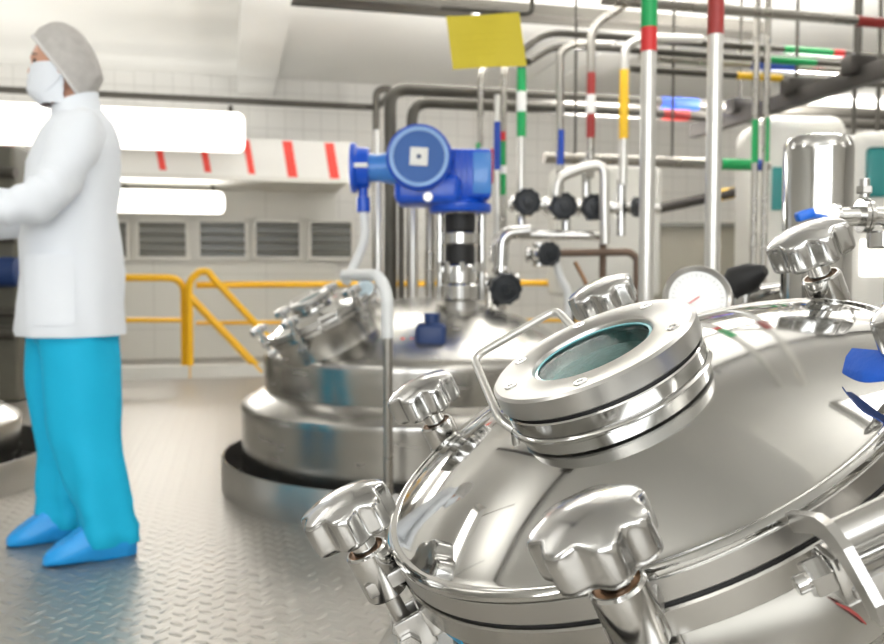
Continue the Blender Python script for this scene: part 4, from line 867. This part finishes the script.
bm = bmesh.new(); tube(bm, rows[-1] + [rows[-1][0]], 0.0055, 8, False); obj('hairnet_band', bm, 'netband', per)
# face mask
bm = bmesh.new(); rows = []
for j in range(15):
    z = -0.004 - 0.120 * j / 14; r = []
    for inner in (0, 1):
        rr = []
        for i in range(25):
            th = math.radians(-90 + 180 * i / 24); q = j / 14; k = max(0.0, math.cos(th)) ** 0.75; y = 0.0785 * math.sin(th) * (1 - 0.16 * q)
            x = -0.004 + 0.006 * q + (0.102 + 0.016 * math.sin(PI * (0.10 + 0.70 * q))) * k - 0.030 * max(0, q - 0.7) / 0.3 * k - 0.0015 * math.cos(j * 2.6)
            rr.append(hm @ Vector((x - 0.004 * inner - 0.005, y * (1 - 0.04 * inner), z)))
        r += rr if not inner else rr[::-1]
    rows.append(r)
loft(bm, rows); mk = obj('face_mask', bm, 'mask', per, 60)
for s in (1, -1):
    for z in (-0.03, -0.095):
        bm = bmesh.new(); tube(bm, [hm @ Vector((0.045, s * 0.069, z)), hm @ Vector((0.01, s * 0.077, z * 0.6 - 0.01)), hm @ Vector((-0.022, s * 0.078, -0.012))], 0.0018, 6); obj('ear_loop', bm, 'mask', mk)
# lab coat: trunk, collar, sleeves, pocket
def ring(c, f_, l_, d, w_, n=48, pw=2.3, fold=0.0, ff=6.0, seed=0.0):
    out = []
    for i in range(n):
        a = 2 * PI * i / n; ca, sa = math.cos(a), math.sin(a); q = (abs(ca) ** pw + abs(sa) ** pw) ** (-1 / pw)
        k = 1 + fold * math.sin(ff * a + seed) + 0.6 * fold * math.sin((ff * 2 + 1) * a + seed * 2.3)
        out.append(c + f_ * (d * q * ca * k) + l_ * (w_ * q * sa * k))
    return out
co = [(0.685, 0.0, 0.158, 0.205, .022), (0.70, 0.0, 0.160, 0.206, .022), (0.78, 0.0, 0.160, 0.205, .018), (0.88, 0.0, 0.157, 0.200, .012), (0.98, 0.0, 0.150, 0.192, .010), (1.06, -0.005, 0.142, 0.188, .008), (1.14, -0.01, 0.140, 0.192, .006), (1.22, -0.015, 0.138, 0.198, .005), (1.28, -0.025, 0.128, 0.198, .0), (1.32, -0.032, 0.112, 0.182, 0), (1.352, -0.038, 0.092, 0.145, 0), (1.375, -0.036, 0.072, 0.098, 0), (1.39, -0.032, 0.062, 0.072, 0)]
bm = bmesh.new(); loft(bm, [[p + Vector((wr_(p, 0.018, 7), wr_(p, 0.018, 7, 3.0), 0)) for p in ring(pb(f_, 0, z), FD, LD, d, w_, 56, 2.3, fo, 5, z * 3)] for (z, f_, d, w_, fo) in co])
coat = obj('lab_coat', bm, 'coat', per, 60)
bm = bmesh.new(); nkc = HC - HD * 0.026; rows = []
for (z, d, w_, tl, mv) in ((1.340, 0.078, 0.110, 0.0, 0.35), (1.382, 0.074, 0.080, 0.010, 0.8), (1.402, 0.070, 0.068, 0.022, 1.0), (1.413, 0.069, 0.067, 0.026, 1.0), (1.411, 0.063, 0.061, 0.026, 1.0), (1.380, 0.060, 0.060, 0.01, 0.9)):
    c0 = pb(-0.036, 0, 0).lerp(Vector((nkc.x, nkc.y, 0)), mv); r = []
    for i in range(40):
        a_ = 2 * PI * i / 40; r.append(c0 + HD * (d * math.cos(a_)) + HL * (w_ * math.sin(a_)) + Vector((0, 0, z - tl * math.cos(a_))))
    rows.append(r)
loft(bm, rows, False); obj('collar', bm, 'coat', coat, 60)
for s in (1, -1):
    sh, el, wr0 = ARM[s]; sh0 = pb(-0.03, s * 0.125, 1.305); path = fillet([sh0, sh + Vector((0, 0, -0.0)), el, wr0 + (wr0 - el) * 0.02], 0.10, 12); n = len(path); rows = []
    tt = [(path[min(i + 1, n - 1)] - path[max(i - 1, 0)]).normalized() for i in range(n)]
    # resample for folds
    fine = []
    for i in range(n - 1):
        for k in range(3): fine.append(path[i].lerp(path[i + 1], k / 3))
    fine.append(path[-1]); n = len(fine); tot = sum((fine[i + 1] - fine[i]).length for i in range(n - 1)); acc = 0; u = None
    for i, p in enumerate(fine):
        d = (fine[min(i + 1, n - 1)] - fine[max(i - 1, 0)]).normalized()
        if u is None: u = d.cross(Vector((0, 1, 0.2))).normalized()
        u = (u - d * u.dot(d)).normalized(); v_ = d.cross(u); q = acc / tot
        r0 = 0.072 + (0.060 - 0.072) * min(1, q / 0.55) if q < 0.55 else 0.060 - 0.012 * (q - 0.55) / 0.45
        if q < 0.08: r0 *= 0.9 + 0.1 * q / 0.08
        rr = []
        for k in range(32):
            a = 2 * PI * k / 32; o_ = u * math.cos(a) + v_ * math.sin(a); rk = r0 * (1 + 0.05 * math.sin(q * 55 + 2 * math.sin(a + 1) + s) * (0.35 + 0.65 * gauss(q - 0.55, 0.18))) ; pp = p + o_ * rk; rr.append(pp + o_ * wr_(pp, 0.016, 13))
        rows.append(rr)
        if i < n - 1: acc += (fine[i + 1] - fine[i]).length
    bm = bmesh.new(); loft(bm, rows); obj('sleeve', bm, 'coat', coat, 60)
# pocket on the near side, and the side seam
bm = bmesh.new(); rows = []
for j in range(9):
    z = 0.93 - 0.20 * j / 8; r = []
    for i in range(9):
        a = math.radians(38 + 52 * i / 8 ); ca, sa = math.cos(a), math.sin(a); q = (abs(ca) ** 2.3 + abs(sa) ** 2.3) ** (-1 / 2.3); zz = z - 0.03 * (j == 8) * (0 if i in (0, 8) else 1) * 0.3
        r.append(pb(0, 0, zz) + FD * (0.167 * q * ca) + LD * (0.213 * q * sa))
    rows.append(r + [p - (LD * 0.008) for p in reversed(r)])
loft(bm, rows); obj('pocket', bm, 'coat', coat, 50)
# trousers: hips and two legs
bm = bmesh.new()
loft(bm, [ring(pb(0, 0, z), FD, LD, d, w_, 40, 2.2) for (z, d, w_) in ((0.66, 0.112, 0.165), (0.74, 0.118, 0.170), (0.90, 0.105, 0.155), (0.94, 0.10, 0.15))]); tr = obj('trousers', bm, 'trouser', per, 60)
for s in (1, -1):
    f0, fdir = FEET[s]; top = pb(0.0, s * 0.082, 0.80); bot = f0 - fdir * 0.045; rows = []
    for j in range(30):
        q = j / 29; z = 0.80 + (0.045 - 0.80) * q; c_ = top.lerp(bot, q); c_ = Vector((c_.x, c_.y, z)) + FD * (0.022 * math.sin(PI * q)); fl = fdir if q > 0.5 else FD
        d = 0.120 - 0.038 * min(1, q / 0.8); w_ = 0.100 - 0.026 * min(1, q / 0.8)
        k = 0.035 * max(0, (q - 0.78) / 0.22)
        rr = []
        for i in range(40):
            a = 2 * PI * i / 40; p = c_ + FD * (d * math.cos(a)) + LD * (w_ * math.sin(a)); n_ = (p - c_).normalized()
            rr.append(p + n_ * (0.007 * math.sin(4 * a + s + q * 3) + 0.8 * wr_(Vector((p.x * 9, p.y * 9, z * 2.6)), 0.030, 1.0, s) + wr_(Vector((p.x * 14, p.y * 14, z * 9)), 0.012 * q, 1.0, s) + k * 0.22 * math.sin(z * 75 + 2 * math.sin(a))))
        rows.append(rr)
    bm = bmesh.new(); loft(bm, rows); obj('trouser_leg', bm, 'trouser', tr, 60)
for s in (1, -1):
    f0, fdir = FEET[s]; fl = Vector((0, 0, 1)).cross(fdir); rows = []
    for (x, w_, h) in ((-0.118, 0.014, 0.06), (-0.112, 0.040, 0.095), (-0.085, 0.052, 0.125), (-0.03, 0.056, 0.135), (0.02, 0.055, 0.118), (0.07, 0.057, 0.080), (0.112, 0.050, 0.056), (0.14, 0.034, 0.034), (0.150, 0.012, 0.022)):
        r = []
        for i in range(28):
            a = 2 * PI * i / 28; zz = h * (0.5 + 0.5 * math.sin(a)) if math.sin(a) > -0.99 else 0; y = w_ * math.cos(a) * (1.0 if math.sin(a) < 0.2 else 0.92); p = f0 + fdir * x + fl * y + Vector((0, 0, max(0.002, (h * 0.5) * (1 + max(-1, min(1, 1.25 * math.sin(a)))))))
            r.append(p + Vector((0, 0, max(0, wr_(p, 0.008, 28, s)))) + fl * wr_(p, 0.006, 25))
        rows.append(r)
    bm = bmesh.new(); loft(bm, rows); obj('shoe_cover', bm, 'shoe', per, 60)
